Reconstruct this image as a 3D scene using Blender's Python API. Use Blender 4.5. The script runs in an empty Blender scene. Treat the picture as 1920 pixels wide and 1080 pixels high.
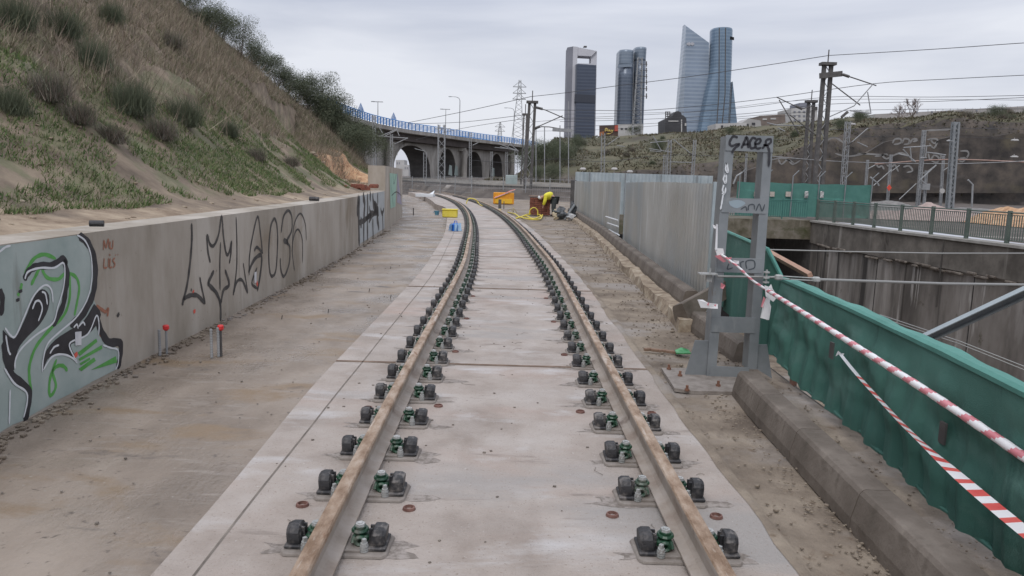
import bpy, math, random
import numpy as np
from mathutils import Vector
rng = np.random.default_rng(7); random.seed(7)
SC = bpy.context.scene; COL = SC.collection
# ---------------- camera ----------------
FPX, CH = 1390.0, 1.77
PH, RO = math.radians(8.3), math.radians(1.7)
cF = np.array([0, math.cos(PH), -math.sin(PH)]); _R = np.array([1., 0, 0]); _U = np.array([0, math.sin(PH), math.cos(PH)])
cR = _R*math.cos(RO)+_U*math.sin(RO); cU = _U*math.cos(RO)-_R*math.sin(RO); cC = np.array([0, 0, CH])
cam = bpy.data.cameras.new('camera'); co = bpy.data.objects.new('camera', cam); COL.objects.link(co)
from mathutils import Matrix
M = Matrix(((cR[0], cU[0], -cF[0], 0), (cR[1], cU[1], -cF[1], 0), (cR[2], cU[2], -cF[2], CH), (0, 0, 0, 1)))
co.matrix_world = M
cam.sensor_width = 36; cam.lens = FPX/1920*36; cam.clip_start = 0.05; cam.clip_end = 9000
SC.camera = co
# ---------------- world and sun: overcast ----------------
W = bpy.data.worlds.new('World'); SC.world = W; W.use_nodes = True
nt = W.node_tree; nt.nodes.clear(); N = nt.nodes; Lk = nt.links
out = N.new('ShaderNodeOutputWorld'); sky = N.new('ShaderNodeTexSky'); sky.sky_type = 'NISHITA'; sky.sun_disc = False
sky.sun_elevation = math.radians(50); sky.sun_rotation = math.radians(200); sky.dust_density = 3
b1 = N.new('ShaderNodeBackground'); b1.inputs[1].default_value = 0.1; Lk.new(sky.outputs[0], b1.inputs[0])
tc = N.new('ShaderNodeTexCoord'); sp = N.new('ShaderNodeSeparateXYZ'); Lk.new(tc.outputs['Generated'], sp.inputs[0])
mp = N.new('ShaderNodeMapping'); mp.inputs['Scale'].default_value = (1.0, 1.0, 5.5); Lk.new(tc.outputs['Generated'], mp.inputs[0])
nz = N.new('ShaderNodeTexNoise'); nz.inputs['Scale'].default_value = 1.7; nz.inputs['Detail'].default_value = 5; nz.inputs['Roughness'].default_value = .5
nz.inputs['Distortion'].default_value = .4
Lk.new(mp.outputs[0], nz.inputs[0])
cr = N.new('ShaderNodeValToRGB'); Lk.new(nz.outputs[0], cr.inputs[0])
cr.color_ramp.elements[0].position = .33; cr.color_ramp.elements[0].color = (.42, .45, .54, 1)
cr.color_ramp.elements[1].position = .66; cr.color_ramp.elements[1].color = (.69, .705, .76, 1)
mr = N.new('ShaderNodeMapRange'); mr.inputs['From Min'].default_value = .18; mr.inputs['From Max'].default_value = .9
mr.inputs['To Min'].default_value = 1.0; mr.inputs['To Max'].default_value = 1.9; Lk.new(sp.outputs[2], mr.inputs[0])
b2 = N.new('ShaderNodeBackground'); Lk.new(cr.outputs[0], b2.inputs[0]); Lk.new(mr.outputs[0], b2.inputs[1])
ms = N.new('ShaderNodeMixShader'); ms.inputs[0].default_value = .9
Lk.new(b1.outputs[0], ms.inputs[1]); Lk.new(b2.outputs[0], ms.inputs[2]); Lk.new(ms.outputs[0], out.inputs[0])
sl = bpy.data.lights.new('sun', 'SUN'); sl.energy = 1.0; sl.angle = math.radians(25); sl.color = (1, .97, .93)
so = bpy.data.objects.new('sun', sl); COL.objects.link(so); so.rotation_euler = (math.radians(40), 0, math.radians(-20)); so.location = (0, 0, 60)
SC.view_settings.view_transform = 'Standard'; SC.view_settings.look = 'None'; SC.view_settings.gamma = 1
SC.view_settings.exposure = 0.28; SC.view_settings.use_curve_mapping = False

# ---------------- helpers ----------------
def ray(x, y): return cF*FPX+cR*(x-960)+cU*(540-y)
def G(x, y, z=0.): d = ray(x, y); return cC+d*((z-CH)/d[2])
def DY(x, y, Y): d = ray(x, y); return cC+d*(Y/d[1])
def PXX(p): v = np.array(p)-cC; k = v@cF; return 960+FPX*(v@cR)/k
V = lambda *a: np.array(a, float)
def smooth(t): t = np.clip(t, 0, 1); return t*t*(3-2*t)

class MB:
    def __init__(s): s.v = []; s.f = []; s.m = []
    def add(s, vs, fs, m=0):
        b = len(s.v); s.v += [tuple(map(float, q)) for q in vs]
        for f in fs: s.f.append([b+i for i in f]); s.m.append(m)
        return s
    def hexa(s, p, m=0):   # p: 4 bottom ccw, 4 top
        return s.add(p, [(3, 2, 1, 0), (4, 5, 6, 7), (0, 1, 5, 4), (1, 2, 6, 5), (2, 3, 7, 6), (3, 0, 4, 7)], m)
    def box(s, c, sz, rz=0, m=0, b=0):
        x, y, z = [q/2 for q in sz]; ca, sa = math.cos(rz), math.sin(rz)
        def T(a, e, g): return (c[0]+a*ca-e*sa, c[1]+a*sa+e*ca, c[2]+g)
        if b <= 0:
            return s.hexa([T(-x, -y, -z), T(x, -y, -z), T(x, y, -z), T(-x, y, -z), T(-x, -y, z), T(x, -y, z), T(x, y, z), T(-x, y, z)], m)
        rings = []
        for zz, k in ((-z, b), (-z+b, 0), (z-b, 0), (z, b)):
            X, Y = x-k, y-k; q = b*.9
            rings.append([T(*a, zz) for a in ((-X+q, -Y), (X-q, -Y), (X, -Y+q), (X, Y-q), (X-q, Y), (-X+q, Y), (-X, Y-q), (-X, -Y+q))])
        return s.loft(rings, m, True, True)
    def loft(s, rings, m=0, cap0=True, cap1=True, closed=True):
        n = len(rings[0]); b = len(s.v)
        for r in rings: s.v += [tuple(map(float, q)) for q in r]
        for i in range(len(rings)-1):
            for j in range(n if closed else n-1):
                k = (j+1) % n
                s.f.append([b+i*n+j, b+i*n+k, b+(i+1)*n+k, b+(i+1)*n+j]); s.m.append(m)
        if cap0: s.f.append([b+j for j in range(n)][::-1]); s.m.append(m)
        if cap1: s.f.append([b+(len(rings)-1)*n+j for j in range(n)]); s.m.append(m)
        return s
    def tube(s, pts, r, n=6, m=0, caps=True):
        pts = [np.array(p, float) for p in pts]; rings = []
        rs = r if hasattr(r, '__len__') else [r]*len(pts); prev = None
        for i, p in enumerate(pts):
            t = pts[min(i+1, len(pts)-1)]-pts[max(i-1, 0)]; t = t/(np.linalg.norm(t)+1e-9)
            if prev is None:
                a = np.cross(t, [0, 0, 1.]); 
                if np.linalg.norm(a) < .1: a = np.cross(t, [1., 0, 0])
            else: a = prev-t*(prev@t)
            a = a/(np.linalg.norm(a)+1e-9); prev = a; b_ = np.cross(t, a)
            rings.append([p+rs[i]*(a*math.cos(2*math.pi*k/n)+b_*math.sin(2*math.pi*k/n)) for k in range(n)])
        return s.loft(rings, m, caps, caps)
    def cyl(s, c, r, h, n=12, m=0, r2=None): return s.tube([c, (c[0], c[1], c[2]+h)], [r, r if r2 is None else r2], n, m)
    def prism(s, poly, ext, m=0):  # poly: list of 3D points, ext: vector
        e = np.array(ext, float); n = len(poly); a = [np.array(p, float) for p in poly]
        return s.add(a+[p+e for p in a], [list(range(n))[::-1], [n+i for i in range(n)]]+[(i, (i+1) % n, n+(i+1) % n, n+i) for i in range(n)], m)
    def bar(s, p0, p1, w, d, up=(0, 1, 0), m=0):  # rectangular bar
        p0, p1 = np.array(p0, float), np.array(p1, float); t = p1-p0; t /= np.linalg.norm(t)+1e-9
        a = np.cross(t, np.array(up, float)); a /= np.linalg.norm(a)+1e-9; b = np.cross(a, t)
        q = [a*w/2*i+b*d/2*j for i, j in ((-1, -1), (1, -1), (1, 1), (-1, 1))]
        return s.hexa([p0+k for k in q]+[p1+k for k in q], m)
    def ribbon(s, pts, n, w, m=0, taper=.5):
        pts = [np.array(p, float) for p in pts]; n = np.array(n, float); A = []; B = []
        for i, p in enumerate(pts):
            t = pts[min(i+1, len(pts)-1)]-pts[max(i-1, 0)]; sd = np.cross(t, n); sd /= np.linalg.norm(sd)+1e-9
            k = w*(1 if 0 < i < len(pts)-1 else taper)
            if hasattr(taper, '__len__'): k = w*taper[0]
            A.append(p+sd*k/2); B.append(p-sd*k/2)
        L = len(pts); s.add(A+B, [(i, i+1, L+i+1, L+i) for i in range(L-1)], m); return s
    def build(s, name, mats, parent=None, smooth_=False, label=None):
        me = bpy.data.meshes.new(name); off = np.array(parent.location) if parent is not None else np.zeros(3)
        if parent is not None and parent.parent is not None: off = off+np.array(parent.parent.location)
        me.from_pydata([tuple(np.array(q)-off) for q in s.v], [], s.f)
        if not isinstance(mats, (list, tuple)): mats = [mats]
        for q in mats: me.materials.append(q)
        if len(mats) > 1: me.polygons.foreach_set('material_index', s.m)
        if smooth_: me.polygons.foreach_set('use_smooth', [True]*len(s.f))
        me.update()
        o = bpy.data.objects.new(name, me); COL.objects.link(o)
        if parent is not None: o.parent = parent
        if label: o['label'] = label
        return o
def tag(o, label, cat, group=None, kind=None):
    if label: o['label'] = label
    if cat: o['category'] = cat
    if group: o['group'] = group
    if kind: o['kind'] = kind
    return o
def thing(name, label, cat, loc=(0, 0, 0), group=None):
    o = bpy.data.objects.new(name, None); COL.objects.link(o); o.location = [float(q) for q in loc]; o.empty_display_size = .1
    return tag(o, label, cat, group)
def struct(o): o['kind'] = 'structure'; return o
def copy_tree(o, parent=None):
    c = o.copy(); COL.objects.link(c)
    if parent is not None: c.parent = parent
    for ch in KIDS.get(o.name, []): copy_tree(ch, c)
    return c
KIDS = {}
def reg(o):  # remember children before copying
    for ch in bpy.data.objects:
        if ch.parent == o:
            KIDS.setdefault(o.name, []).append(ch); reg(ch)
def cr_spline(P, k=6):
    P = [np.array(p, float) for p in P]; out = []
    for i in range(len(P)-1):
        a, b, c, d = P[max(i-1, 0)], P[i], P[i+1], P[min(i+2, len(P)-1)]
        for j in range(k):
            t = j/k; out.append(.5*((2*b)+(c-a)*t+(2*a-5*b+4*c-d)*t*t+(-a+3*b-3*c+d)*t**3))
    out.append(P[-1]); return out
def fastmesh(name, co_, faces_n, mats, midx=None):   # big soups: co (n,3), every faces_n verts one face
    n = len(co_); me = bpy.data.meshes.new(name); nf = n//faces_n
    me.vertices.add(n); me.vertices.foreach_set('co', co_.astype(np.float32).ravel())
    me.loops.add(n); me.loops.foreach_set('vertex_index', np.arange(n, dtype=np.int32))
    me.polygons.add(nf); me.polygons.foreach_set('loop_start', np.arange(0, n, faces_n, dtype=np.int32))
    for q in mats: me.materials.append(q)
    if midx is not None: me.polygons.foreach_set('material_index', midx.astype(np.int32))
    me.update(); me.validate()
    o = bpy.data.objects.new(name, me); COL.objects.link(o); return o
def gridmesh(name, X, Y, Z, mat, mask=None, smooth_=True):
    r, c = X.shape; mb = MB(); mb.v = list(zip(X.ravel().tolist(), Y.ravel().tolist(), Z.ravel().tolist()))
    for i in range(r-1):
        for j in range(c-1):
            if mask is not None and not mask[i, j]: continue
            mb.f.append([i*c+j, i*c+j+1, (i+1)*c+j+1, (i+1)*c+j]); mb.m.append(0)
    return mb.build(name, mat, smooth_=smooth_)
_g = [rng.random((64, 64)) for _ in range(4)]
def vnoise(x, y, k=0):
    x = np.asarray(x, float); y = np.asarray(y, float); g = _g[k % 4]
    xi = np.floor(x).astype(int); yi = np.floor(y).astype(int); fx = smooth(x-xi); fy = smooth(y-yi)
    a = g[xi % 64, yi % 64]; b = g[(xi+1) % 64, yi % 64]; c = g[xi % 64, (yi+1) % 64]; d = g[(xi+1) % 64, (yi+1) % 64]
    return (a*(1-fx)+b*fx)*(1-fy)+(c*(1-fx)+d*fx)*fy
def fbm(x, y, o=4, k=0): return sum(vnoise(np.asarray(x)*2**i, np.asarray(y)*2**i, k+i)/2**i for i in range(o))/1.9

# ---------------- materials ----------------
def mat(name, cols, scale=3., rough=.85, bump=.0, bscale=None, stretch=(1, 1, 1), detail=8, metal=0., stains=None, lo=.35, hi=.65, rough2=None, rscale=1., spec=.5, extra=None):
    """cols: 2-3 colours over fbm noise; stains: (colour, scale, lo, hi, stretch)"""
    m = bpy.data.materials.new(name); m.use_nodes = True; t = m.node_tree; n = t.nodes; l = t.links
    b = n['Principled BSDF']; b.inputs['Roughness'].default_value = rough; b.inputs['Metallic'].default_value = metal
    b.inputs['Specular IOR Level'].default_value = spec
    tc = n.new('ShaderNodeTexCoord')
    def noise(sc, st, det=detail, dist=0.):
        mp = n.new('ShaderNodeMapping'); mp.inputs['Scale'].default_value = st; l.new(tc.outputs['Object'], mp.inputs[0])
        z = n.new('ShaderNodeTexNoise'); z.inputs['Scale'].default_value = sc; z.inputs['Detail'].default_value = det; z.inputs['Roughness'].default_value = .62
        z.inputs['Distortion'].default_value = dist; l.new(mp.outputs[0], z.inputs[0]); return z
    if len(cols) == 1: colout = None; b.inputs['Base Color'].default_value = (*cols[0], 1)
    else:
        z = noise(scale, stretch); r = n.new('ShaderNodeValToRGB'); l.new(z.outputs[0], r.inputs[0]); e = r.color_ramp.elements
        e[0].position = lo; e[0].color = (*cols[0], 1); e[1].position = hi; e[1].color = (*cols[-1], 1)
        if len(cols) == 3: q = e.new((lo+hi)/2); q.color = (*cols[1], 1)
        colout = r.outputs[0]
    for s in (stains or []):
        z = noise(s[1], s[4] if len(s) > 4 else (1, 1, 1), 7, .3); r = n.new('ShaderNodeMapRange'); r.inputs['From Min'].default_value = s[2]; r.inputs['From Max'].default_value = s[3]
        l.new(z.outputs[0], r.inputs[0]); mx = n.new('ShaderNodeMix'); mx.data_type = 'RGBA'
        l.new(r.outputs[0], mx.inputs[0]); mx.inputs[7].default_value = (*s[0], 1)
        if colout: l.new(colout, mx.inputs[6])
        else: mx.inputs[6].default_value = (*cols[0], 1)
        colout = mx.outputs[2]
    if colout: l.new(colout, b.inputs['Base Color'])
    if rough2 is not None:
        z = noise(rscale, (1, 1, 1), 4); r = n.new('ShaderNodeMapRange'); r.inputs['From Min'].default_value = .45; r.inputs['From Max'].default_value = .62
        r.inputs['To Min'].default_value = rough; r.inputs['To Max'].default_value = rough2; l.new(z.outputs[0], r.inputs[0]); l.new(r.outputs[0], b.inputs['Roughness'])
    if bump:
        z = noise(bscale or scale*4, stretch); bp = n.new('ShaderNodeBump'); bp.inputs['Strength'].default_value = bump; bp.inputs['Distance'].default_value = .02
        l.new(z.outputs[0], bp.inputs['Height']); l.new(bp.outputs[0], b.inputs['Normal'])
    if extra: extra(m, b, tc, colout)
    return m
def c8(r, g, b): return tuple(((q/255+.055)/1.055)**2.4 if q > 10 else q/255/12.92 for q in (r, g, b))
# ---------------- surface materials ----------------
M_slab = mat('slab_concrete', [(.25, .205, .172), (.345, .295, .258), (.41, .365, .33)], 1.6, .7, .5, 55, lo=.3, hi=.68, stains=[((.22, .18, .15), 1.1, .52, .80, (1, .35, 1)), ((.36, .265, .22), .7, .52, .75, (.5, 1, 1)), ((.47, .45, .44), 2.3, .56, .72, (.4, 1, 1)), ((.15, .12, .10), 34, .655, .70), ((.20, .165, .14), 4.5, .62, .70, (.25, 1.2, 1)), ((.30, .275, .255), .35, .55, .6, (.3, 1, 1)), ((.22, .175, .14), 60, .60, .68), ((.52, .49, .46), 45, .66, .71)], rough2=.45, rscale=1.3)
M_floor = mat('wet_floor_concrete', [(.145, .113, .085), (.22, .176, .138), (.295, .244, .198)], 1.0, .62, .5, 30, stretch=(1, .55, 1), stains=[((.26, .22, .185), 9, .56, .7, (.3, 1.5, 1)), ((.12, .095, .075), 16, .62, .68), ((.21, .15, .095), 1.1, .54, .64, (.7, 1.5, 1)), ((.10, .082, .07), 2.1, .62, .72, (.5, 1.2, 1)), ((.36, .33, .30), 26, .68, .73)], rough2=.16, rscale=.9)
M_joint = mat('joint_filler', [(.11, .07, .045), (.2, .14, .10)], 6, .9)
M_groove = mat('groove_dirt', [(.10, .085, .07), (.22, .19, .16)], 5, .9)
M_dirt = mat('sandy_dirt', [(.135, .105, .078), (.205, .165, .125), (.285, .235, .18)], 1.8, .9, .8, 22, stains=[((.095, .072, .055), 1.7, .57, .68, (1, .5, 1)), ((.27, .24, .215), .9, .5, .62, (.5, 1, 1)), ((.15, .11, .075), 6, .6, .68), ((.08, .06, .045), 40, .68, .72)])
M_orange = mat('orange_soil', [(.27, .145, .08), (.42, .25, .14), (.52, .37, .23)], 3.5, .95, .9, 8)
M_wall = mat('cast_concrete', [(.26, .225, .18), (.35, .31, .262), (.43, .39, .34)], 1.0, .82, .25, 12, stretch=(1, 1, .4), stains=[((.21, .175, .14), 1.6, .56, .8, (1.6, 1.6, .10)), ((.45, .43, .40), 1.5, .58, .8, (1.6, 1.6, .12)), ((.23, .185, .135), .7, .58, .75), ((.18, .15, .12), 14, .66, .74)])
M_walldk = mat('stained_concrete', [(.085, .075, .066), (.15, .133, .118), (.21, .19, .172)], .8, .9, .3, 6, stretch=(1, 1, .3), stains=[((.30, .28, .26), .30, .5, .66, (1, 1.6, .25)), ((.035, .031, .028), .30, .56, .61, (1, 1.8, .10)), ((.06, .052, .045), .28, .52, .66, (1, 1.2, .2)), ((.32, .30, .28), .8, .61, .66, (1, 1.8, .12)), ((.07, .06, .04), 1.6, .62, .72)])
M_kerb = mat('kerb_concrete', [(.095, .078, .062), (.135, .112, .092), (.18, .152, .127)], 2.6, .85, .35, 30, stains=[((.075, .058, .044), 1.0, .5, .7, (1, .5, 3)), ((.26, .225, .185), 1.4, .62, .75), ((.08, .065, .05), 3, .62, .75)])
M_kerbtop = M_kerb
M_rust = mat('rusty_rail_steel', [(.20, .125, .075), (.33, .235, .165), (.44, .35, .275)], 7, .62, .6, 45, stretch=(2, .8, 2), stains=[((.50, .43, .37), 7, .57, .68, (3, .4, 3)), ((.2, .10, .05), 4, .62, .7, (2, 1, 2))], metal=.1)
M_web = mat('rail_web_dust', [(.24, .19, .155), (.31, .265, .225), (.36, .315, .28)], 4, .75, .2, 30, stains=[((.16, .12, .10), 3, .6, .7)])
def ex_rand(m, b, tc, colout):
    t = m.node_tree; n = t.nodes; l = t.links; oi = n.new('ShaderNodeObjectInfo'); z = n.new('ShaderNodeTexNoise'); z.inputs['Scale'].default_value = 17; z.inputs['Detail'].default_value = 6; l.new(tc.outputs['Object'], z.inputs[0])
    a = n.new('ShaderNodeMath'); a.operation = 'MULTIPLY_ADD'; a.inputs[1].default_value = .34; a.inputs[2].default_value = -.78; l.new(oi.outputs['Random'], a.inputs[0]); c = n.new('ShaderNodeMath'); c.operation = 'ADD'; l.new(a.outputs[0], c.inputs[0]); l.new(z.outputs[0], c.inputs[1])
    r = n.new('ShaderNodeMapRange'); r.inputs['From Min'].default_value = .0; r.inputs['From Max'].default_value = .16; r.inputs['To Max'].default_value = .55; l.new(c.outputs[0], r.inputs[0]); mx = n.new('ShaderNodeMix'); mx.data_type = 'RGBA'; l.new(r.outputs[0], mx.inputs[0]); l.new(colout, mx.inputs[6]); mx.inputs[7].default_value = (.25, .225, .205, 1); l.new(mx.outputs[2], b.inputs['Base Color'])
M_black = mat('black_rubber', [(.012, .012, .014), (.033, .032, .034)], 14, .55, .3, 70, stains=[((.22, .20, .185), 26, .58, .72), ((.10, .09, .085), 9, .55, .7)], extra=ex_rand)
M_green = mat('green_steel', [(.010, .038, .021), (.018, .066, .034)], 12, .38, .1, 60, extra=ex_rand)
M_zinc = mat('zinc_bolt', [(.27, .28, .27), (.42, .42, .41)], 20, .55, metal=.15, stains=[((.17, .14, .12), 30, .58, .7)])
M_plate = mat('dusty_plate', [(.17, .145, .125), (.27, .24, .215)], 9, .8, .3, 60)
M_dust = mat('dirt_stain', [(.17, .145, .125), (.30, .265, .24)], 22, .9, lo=.42, hi=.58)
M_terra = mat('terracotta_plug', [(.10, .045, .035), (.19, .10, .08)], 30, .8)
M_galv = mat('galvanised_sheet', [(.36, .365, .355), (.47, .475, .465), (.58, .59, .585)], .9, .42, .05, 20, stretch=(1, 1, .5), metal=.4, lo=.2, hi=.8, stains=[((.33, .31, .27), .25, .45, .75, (1, 1, .7)), ((.62, .64, .65), 6, .6, .68, (2.2, 2.2, .04)), ((.36, .40, .43), .3, .5, .7, (1, 1, 1))])  # pale and bluish streaks put the sheet's reflections into its colour
M_galv2 = mat('pale_galvanised_sheet', [(.30, .35, .37), (.42, .47, .49)], 1.5, .5, metal=.2)
M_steel = mat('grey_painted_steel', [(.17, .185, .195), (.235, .25, .26)], 3, .5, .05, 40, metal=.15, stains=[((.26, .27, .27), 6, .62, .74, (1, 1, .3)), ((.16, .11, .07), 4, .66, .76)])
M_steeld = mat('dark_mast_steel', [(.06, .056, .055), (.10, .094, .09)], 3, .7, stains=[((.16, .14, .13), 3, .6, .7)])
M_mast = mat('galvanised_mast', [(.22, .225, .23), (.32, .325, .33)], 3, .6, metal=.2)
M_wire = mat('dark_wire', [(.05, .05, .055)], rough=.6)
M_wirel = mat('steel_cable', [(.26, .26, .25)], rough=.5, metal=.3)
M_net = mat('green_shade_net', [(.034, .115, .090), (.05, .15, .122), (.07, .19, .155)], 1.1, .75, .5, 220, stretch=(1, 1, .8), lo=.3, hi=.7, stains=[((.11, .22, .19), .9, .56, .72, (1, 1, 2)), ((.065, .19, .16), 2.2, .64, .8, (1.5, 1.5, .5)), ((.01, .06, .05), 2.5, .62, .75, (2, 2, .3))])
M_nettop = mat('green_net_fold', [(.06, .20, .165), (.085, .26, .22)], 3, .7, .2, 40)
M_netfar = mat('far_green_net', [(.05, .155, .13), (.075, .20, .17)], 1.2, .8, stains=[((.10, .30, .25), .9, .6, .7, (.3, 1, 2.5))])
M_railgr = mat('grey_green_paint', [(.07, .095, .08), (.11, .135, .115)], 2, .6)
M_teal = mat('teal_railing_paint', [(.02, .10, .085), (.035, .14, .12)], 3, .6)
M_white = mat('white_tape', [(.66, .65, .66), (.74, .73, .74)], 8, .35)
M_red = mat('red_tape', [(.55, .075, .07), (.62, .12, .10)], 8, .35)
M_pink = mat('faded_red_tape', [(.55, .17, .20), (.60, .23, .26)], 8, .35)
M_wood = mat('brown_timber', [(.15, .09, .06), (.26, .17, .12)], 6, .8, stretch=(1, 1, 4))
M_rustp = mat('rusty_steel', [(.13, .06, .04), (.22, .11, .07)], 5, .85)
M_blue = mat('blue_plastic', [(.015, .12, .50), (.03, .18, .58)], 4, .4)
M_bluel = mat('clear_blue_film', [(.25, .42, .62), (.38, .55, .72)], 9, .3)
M_yel = mat('yellow_plastic', [(.62, .50, .04), (.68, .57, .10)], 4, .5)
M_oran = mat('orange_plastic', [(.62, .24, .01), (.70, .32, .02)], 4, .5)
M_dark = mat('dark_void', [(.012, .012, .013)], rough=1)
M_bagd = mat('dark_tarpaulin', [(.03, .035, .04), (.09, .10, .11)], 6, .5)
M_bagw = mat('pale_sack', [(.33, .34, .35), (.5, .5, .5)], 6, .7)
M_sackb = mat('beige_sack', [(.42, .35, .24), (.52, .45, .33)], 6, .8)
M_brick = mat('red_brick', [(.13, .045, .03), (.24, .09, .06)], 14, .9)
M_capred = mat('red_cap', [(.58, .03, .03)], rough=.4)
M_scrap = mat('green_plastic_scrap', [(.02, .17, .05), (.10, .34, .15)], 14, .4)

# ---------------- alignment ----------------
_cy = np.array([-4, 0, 3, 7, 12, 14.4, 18.4, 25.6, 31.5, 40.8, 50, 58, 71, 78, 88.5, 100]); _cx = np.array([.04, .035, .03, .01, -.04, -.11, -.27, -.61, -1.03, -1.9, -2.9, -4.0, -6.25, -7.9, -10.35, -13.5])
_pf = np.polyfit(_cy[5:], _cx[5:], 3)
def cxf(y):
    y = np.asarray(y, float); s = smooth((y-11)/8); return (.04-.006*y+.03*np.exp(-(np.maximum(y, 1.5)-2.5)/2))*(1-s)+np.polyval(_pf, y)*s
YY = np.arange(-4, 100, .05); XX = cxf(YY)
for _ in range(2):
    XX = np.convolve(np.pad(XX, 30, mode='reflect', reflect_type='odd'), np.ones(61)/61, 'valid')
SS = np.concatenate([[0], np.cumsum(np.hypot(np.diff(XX), np.diff(YY)))])
def ctr(s):
    x = np.interp(s, SS, XX); y = np.interp(s, SS, YY); x2 = np.interp(s+.3, SS, XX); y2 = np.interp(s+.3, SS, YY); x1 = np.interp(s-.3, SS, XX); y1 = np.interp(s-.3, SS, YY)
    t = np.array([x2-x1, y2-y1]); t = t/np.linalg.norm(t, axis=0); return x, y, t
def offp(s, d):  # d to the right
    x, y, t = ctr(s); return x+t[1]*d, y-t[0]*d
def s_of(y): return float(np.interp(y, YY, SS))
def fz(y): return -.025-.33*smooth((np.asarray(y, float)-14)/24)
# slab: units 5 m long with a 12 mm joint
def leftd(y): return -1.60-.07*smooth((y-3.5)/3)-.16*smooth((y-20)/14)-.55*smooth((y-44)/8)
def rightd(y): return 1.37+.10*smooth((y-10)/20)
joints = [s_of(-3.5), s_of(2.0)]+[s_of(6.95+5.05*k) for k in range(0, 17)]
mb = MB(); jm = MB()
for a, b_ in zip(joints[:-1], joints[1:]):
    n = max(2, int((b_-a)/.5)); ss = np.linspace(a+.014, b_-.014, n+1); rings = []
    for s in ss:
        y = float(ctr(s)[1]); l = offp(s, leftd(y)); r = offp(s, rightd(y)); rings.append([(l[0], l[1], -.5), (l[0], l[1], 0), (r[0], r[1], 0), (r[0], r[1], -.5)])
    mb.loft(rings, 0)
slab = struct(mb.build('track_slab', M_slab))
for ji, s in enumerate(joints[2:]):
    jw = (.028, .045)[ji] if ji < 2 else .032
    y = float(ctr(s)[1]); pr = []
    for k in np.linspace(0, 1, 12):
        d = leftd(y)+(rightd(y)-leftd(y))*k; p = offp(s, d); pr.append(p)
    for i in range(11):
        (x0, y0), (x1, y1) = pr[i], pr[i+1]
        jm.add([(x0, y0-jw+.003*math.sin(i*2.), .003), (x1, y1-jw+.003*math.sin(i*2.+2), .003), (x1, y1+jw, .003), (x0, y0+jw, .003)], [(0, 1, 2, 3)])
struct(jm.build('joint_filler', M_joint))
g = MB(); L = []
for s in np.arange(s_of(-2), s_of(28), .5):
    x, y = offp(s, -1.415+.002*math.sin(s*3)); L.append((x, y, .003))
g.ribbon(L, (0, 0, 1), .011); L = []
struct(g.build('slab_groove', M_groove))
# ragged stain halos round the fastenings (dirt that stays put)
# ---------------- rails ----------------
prof = [(-.075, 0), (.075, 0), (.075, .011), (.03, .026), (.010, .045), (.009, .118), (.036, .137), (.037, .160), (.031, .169), (.015, .172)]
prof = prof+[(-a, b) for a, b in prof[:1:-1]]
for sd, lb in ((-1, 'left rusty running rail nearest the graffiti wall, dusted pale on top'), (1, 'right rusty running rail nearest the kerb blocks, dusted pale on top')):
    t = thing('rail', lb, 'rail', (sd*.87, 0, .03), 'rails of the track')
    mb = MB(); rings = []
    for s in list(np.arange(s_of(-3.5), s_of(14), .5))+list(np.arange(s_of(14), s_of(99), .8)):
        x, y, tt = ctr(s); rings.append([(x+tt[1]*(sd*.868+a), y-tt[0]*(sd*.866+a), .03+b) for a, b in prof])
    n = len(prof); mb.loft(rings)
    me_m = []
    for i, f in enumerate(mb.f):
        if len(f) == 4: j = i % n; me_m.append(0 if 5 < j < n-6 else 1)
        else: me_m.append(1)
    mb.m = me_m
    # split into head and foot/web parts
    hd = MB(); hd.v = mb.v; hd.f = [f for f, q in zip(mb.f, me_m) if q == 0]; hd.m = [0]*len(hd.f); hd.build('rail_head', M_rust, t)
    wb = MB(); wb.v = mb.v; wb.f = [f for f, q in zip(mb.f, me_m) if q == 1]; wb.m = [0]*len(wb.f); wb.build('rail_web', M_web, t)
# ---------------- fastenings ----------------
def cap_mb(m, sx):
    rings = []; x0 = .168; 
    prof2 = [(-.062, .02), (-.066, .06), (-.061, .098), (-.045, .121), (-.02, .131), (.02, .131), (.045, .121), (.061, .098), (.066, .06), (.062, .02)]
    for x, k in ((x0, .84), (x0+.012, 1), (x0+.055, 1), (x0+.075, .9)): rings.append([(sx*(x+.012*(z-.02)/.13), y*k, .02+(z-.02)*k) for y, z in prof2])
    m.loft(rings)
    for yy in (-.025, .015): m.box((sx*(x0+.004), yy, .075), (.018, .012, .09))
    m.box((sx*(x0+.038), 0, .028), (.10, .165, .022), b=.006)
def clip_mb(m, sx):
    m.tube([(sx*.112, 0, .03), (sx*.112, 0, .07), (sx*.112, 0, .118)], [.034, .030, .027], 10); m.box((sx*.118, 0, .062), (.085, .07, .035), b=.008)
    m.tube([(sx*.112+.034*math.cos(a), .034*math.sin(a), .100) for a in np.linspace(0, 6.28, 13)], .012, 6)
    m.tube([(sx*.122+.024*math.cos(a), -.048, .058+.022*math.sin(a)) for a in np.linspace(0, 6.28, 13)], .0125, 6)
    m.tube([(sx*.088, .05, .045), (sx*.09, .035, .075), (sx*.118, .025, .085), (sx*.145, .03, .07), (sx*.150, .045, .04)], .0125, 6)
    m.tube([(sx*.085, -.05, .045), (sx*.088, -.03, .07), (sx*.10, -.01, .085)], .0125, 6)
    m.cyl((sx*.112, 0, .114), .031, .008, 14)
def nut_mb(m, sx): m.cyl((sx*.112, 0, .122), .026, .015, 6, r2=.025); m.cyl((sx*.112, 0, .137), .013, .005, 8)
def screw_mb(m, sx):
    for k in range(3): m.cyl((sx*.148, -.078, .020+.012*k), .023-.001*k, .009, 12)
    m.cyl((sx*.148, -.078, .053), .018, .014, 10); m.cyl((sx*.148, -.078, .067), .013, .022, 4)
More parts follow.
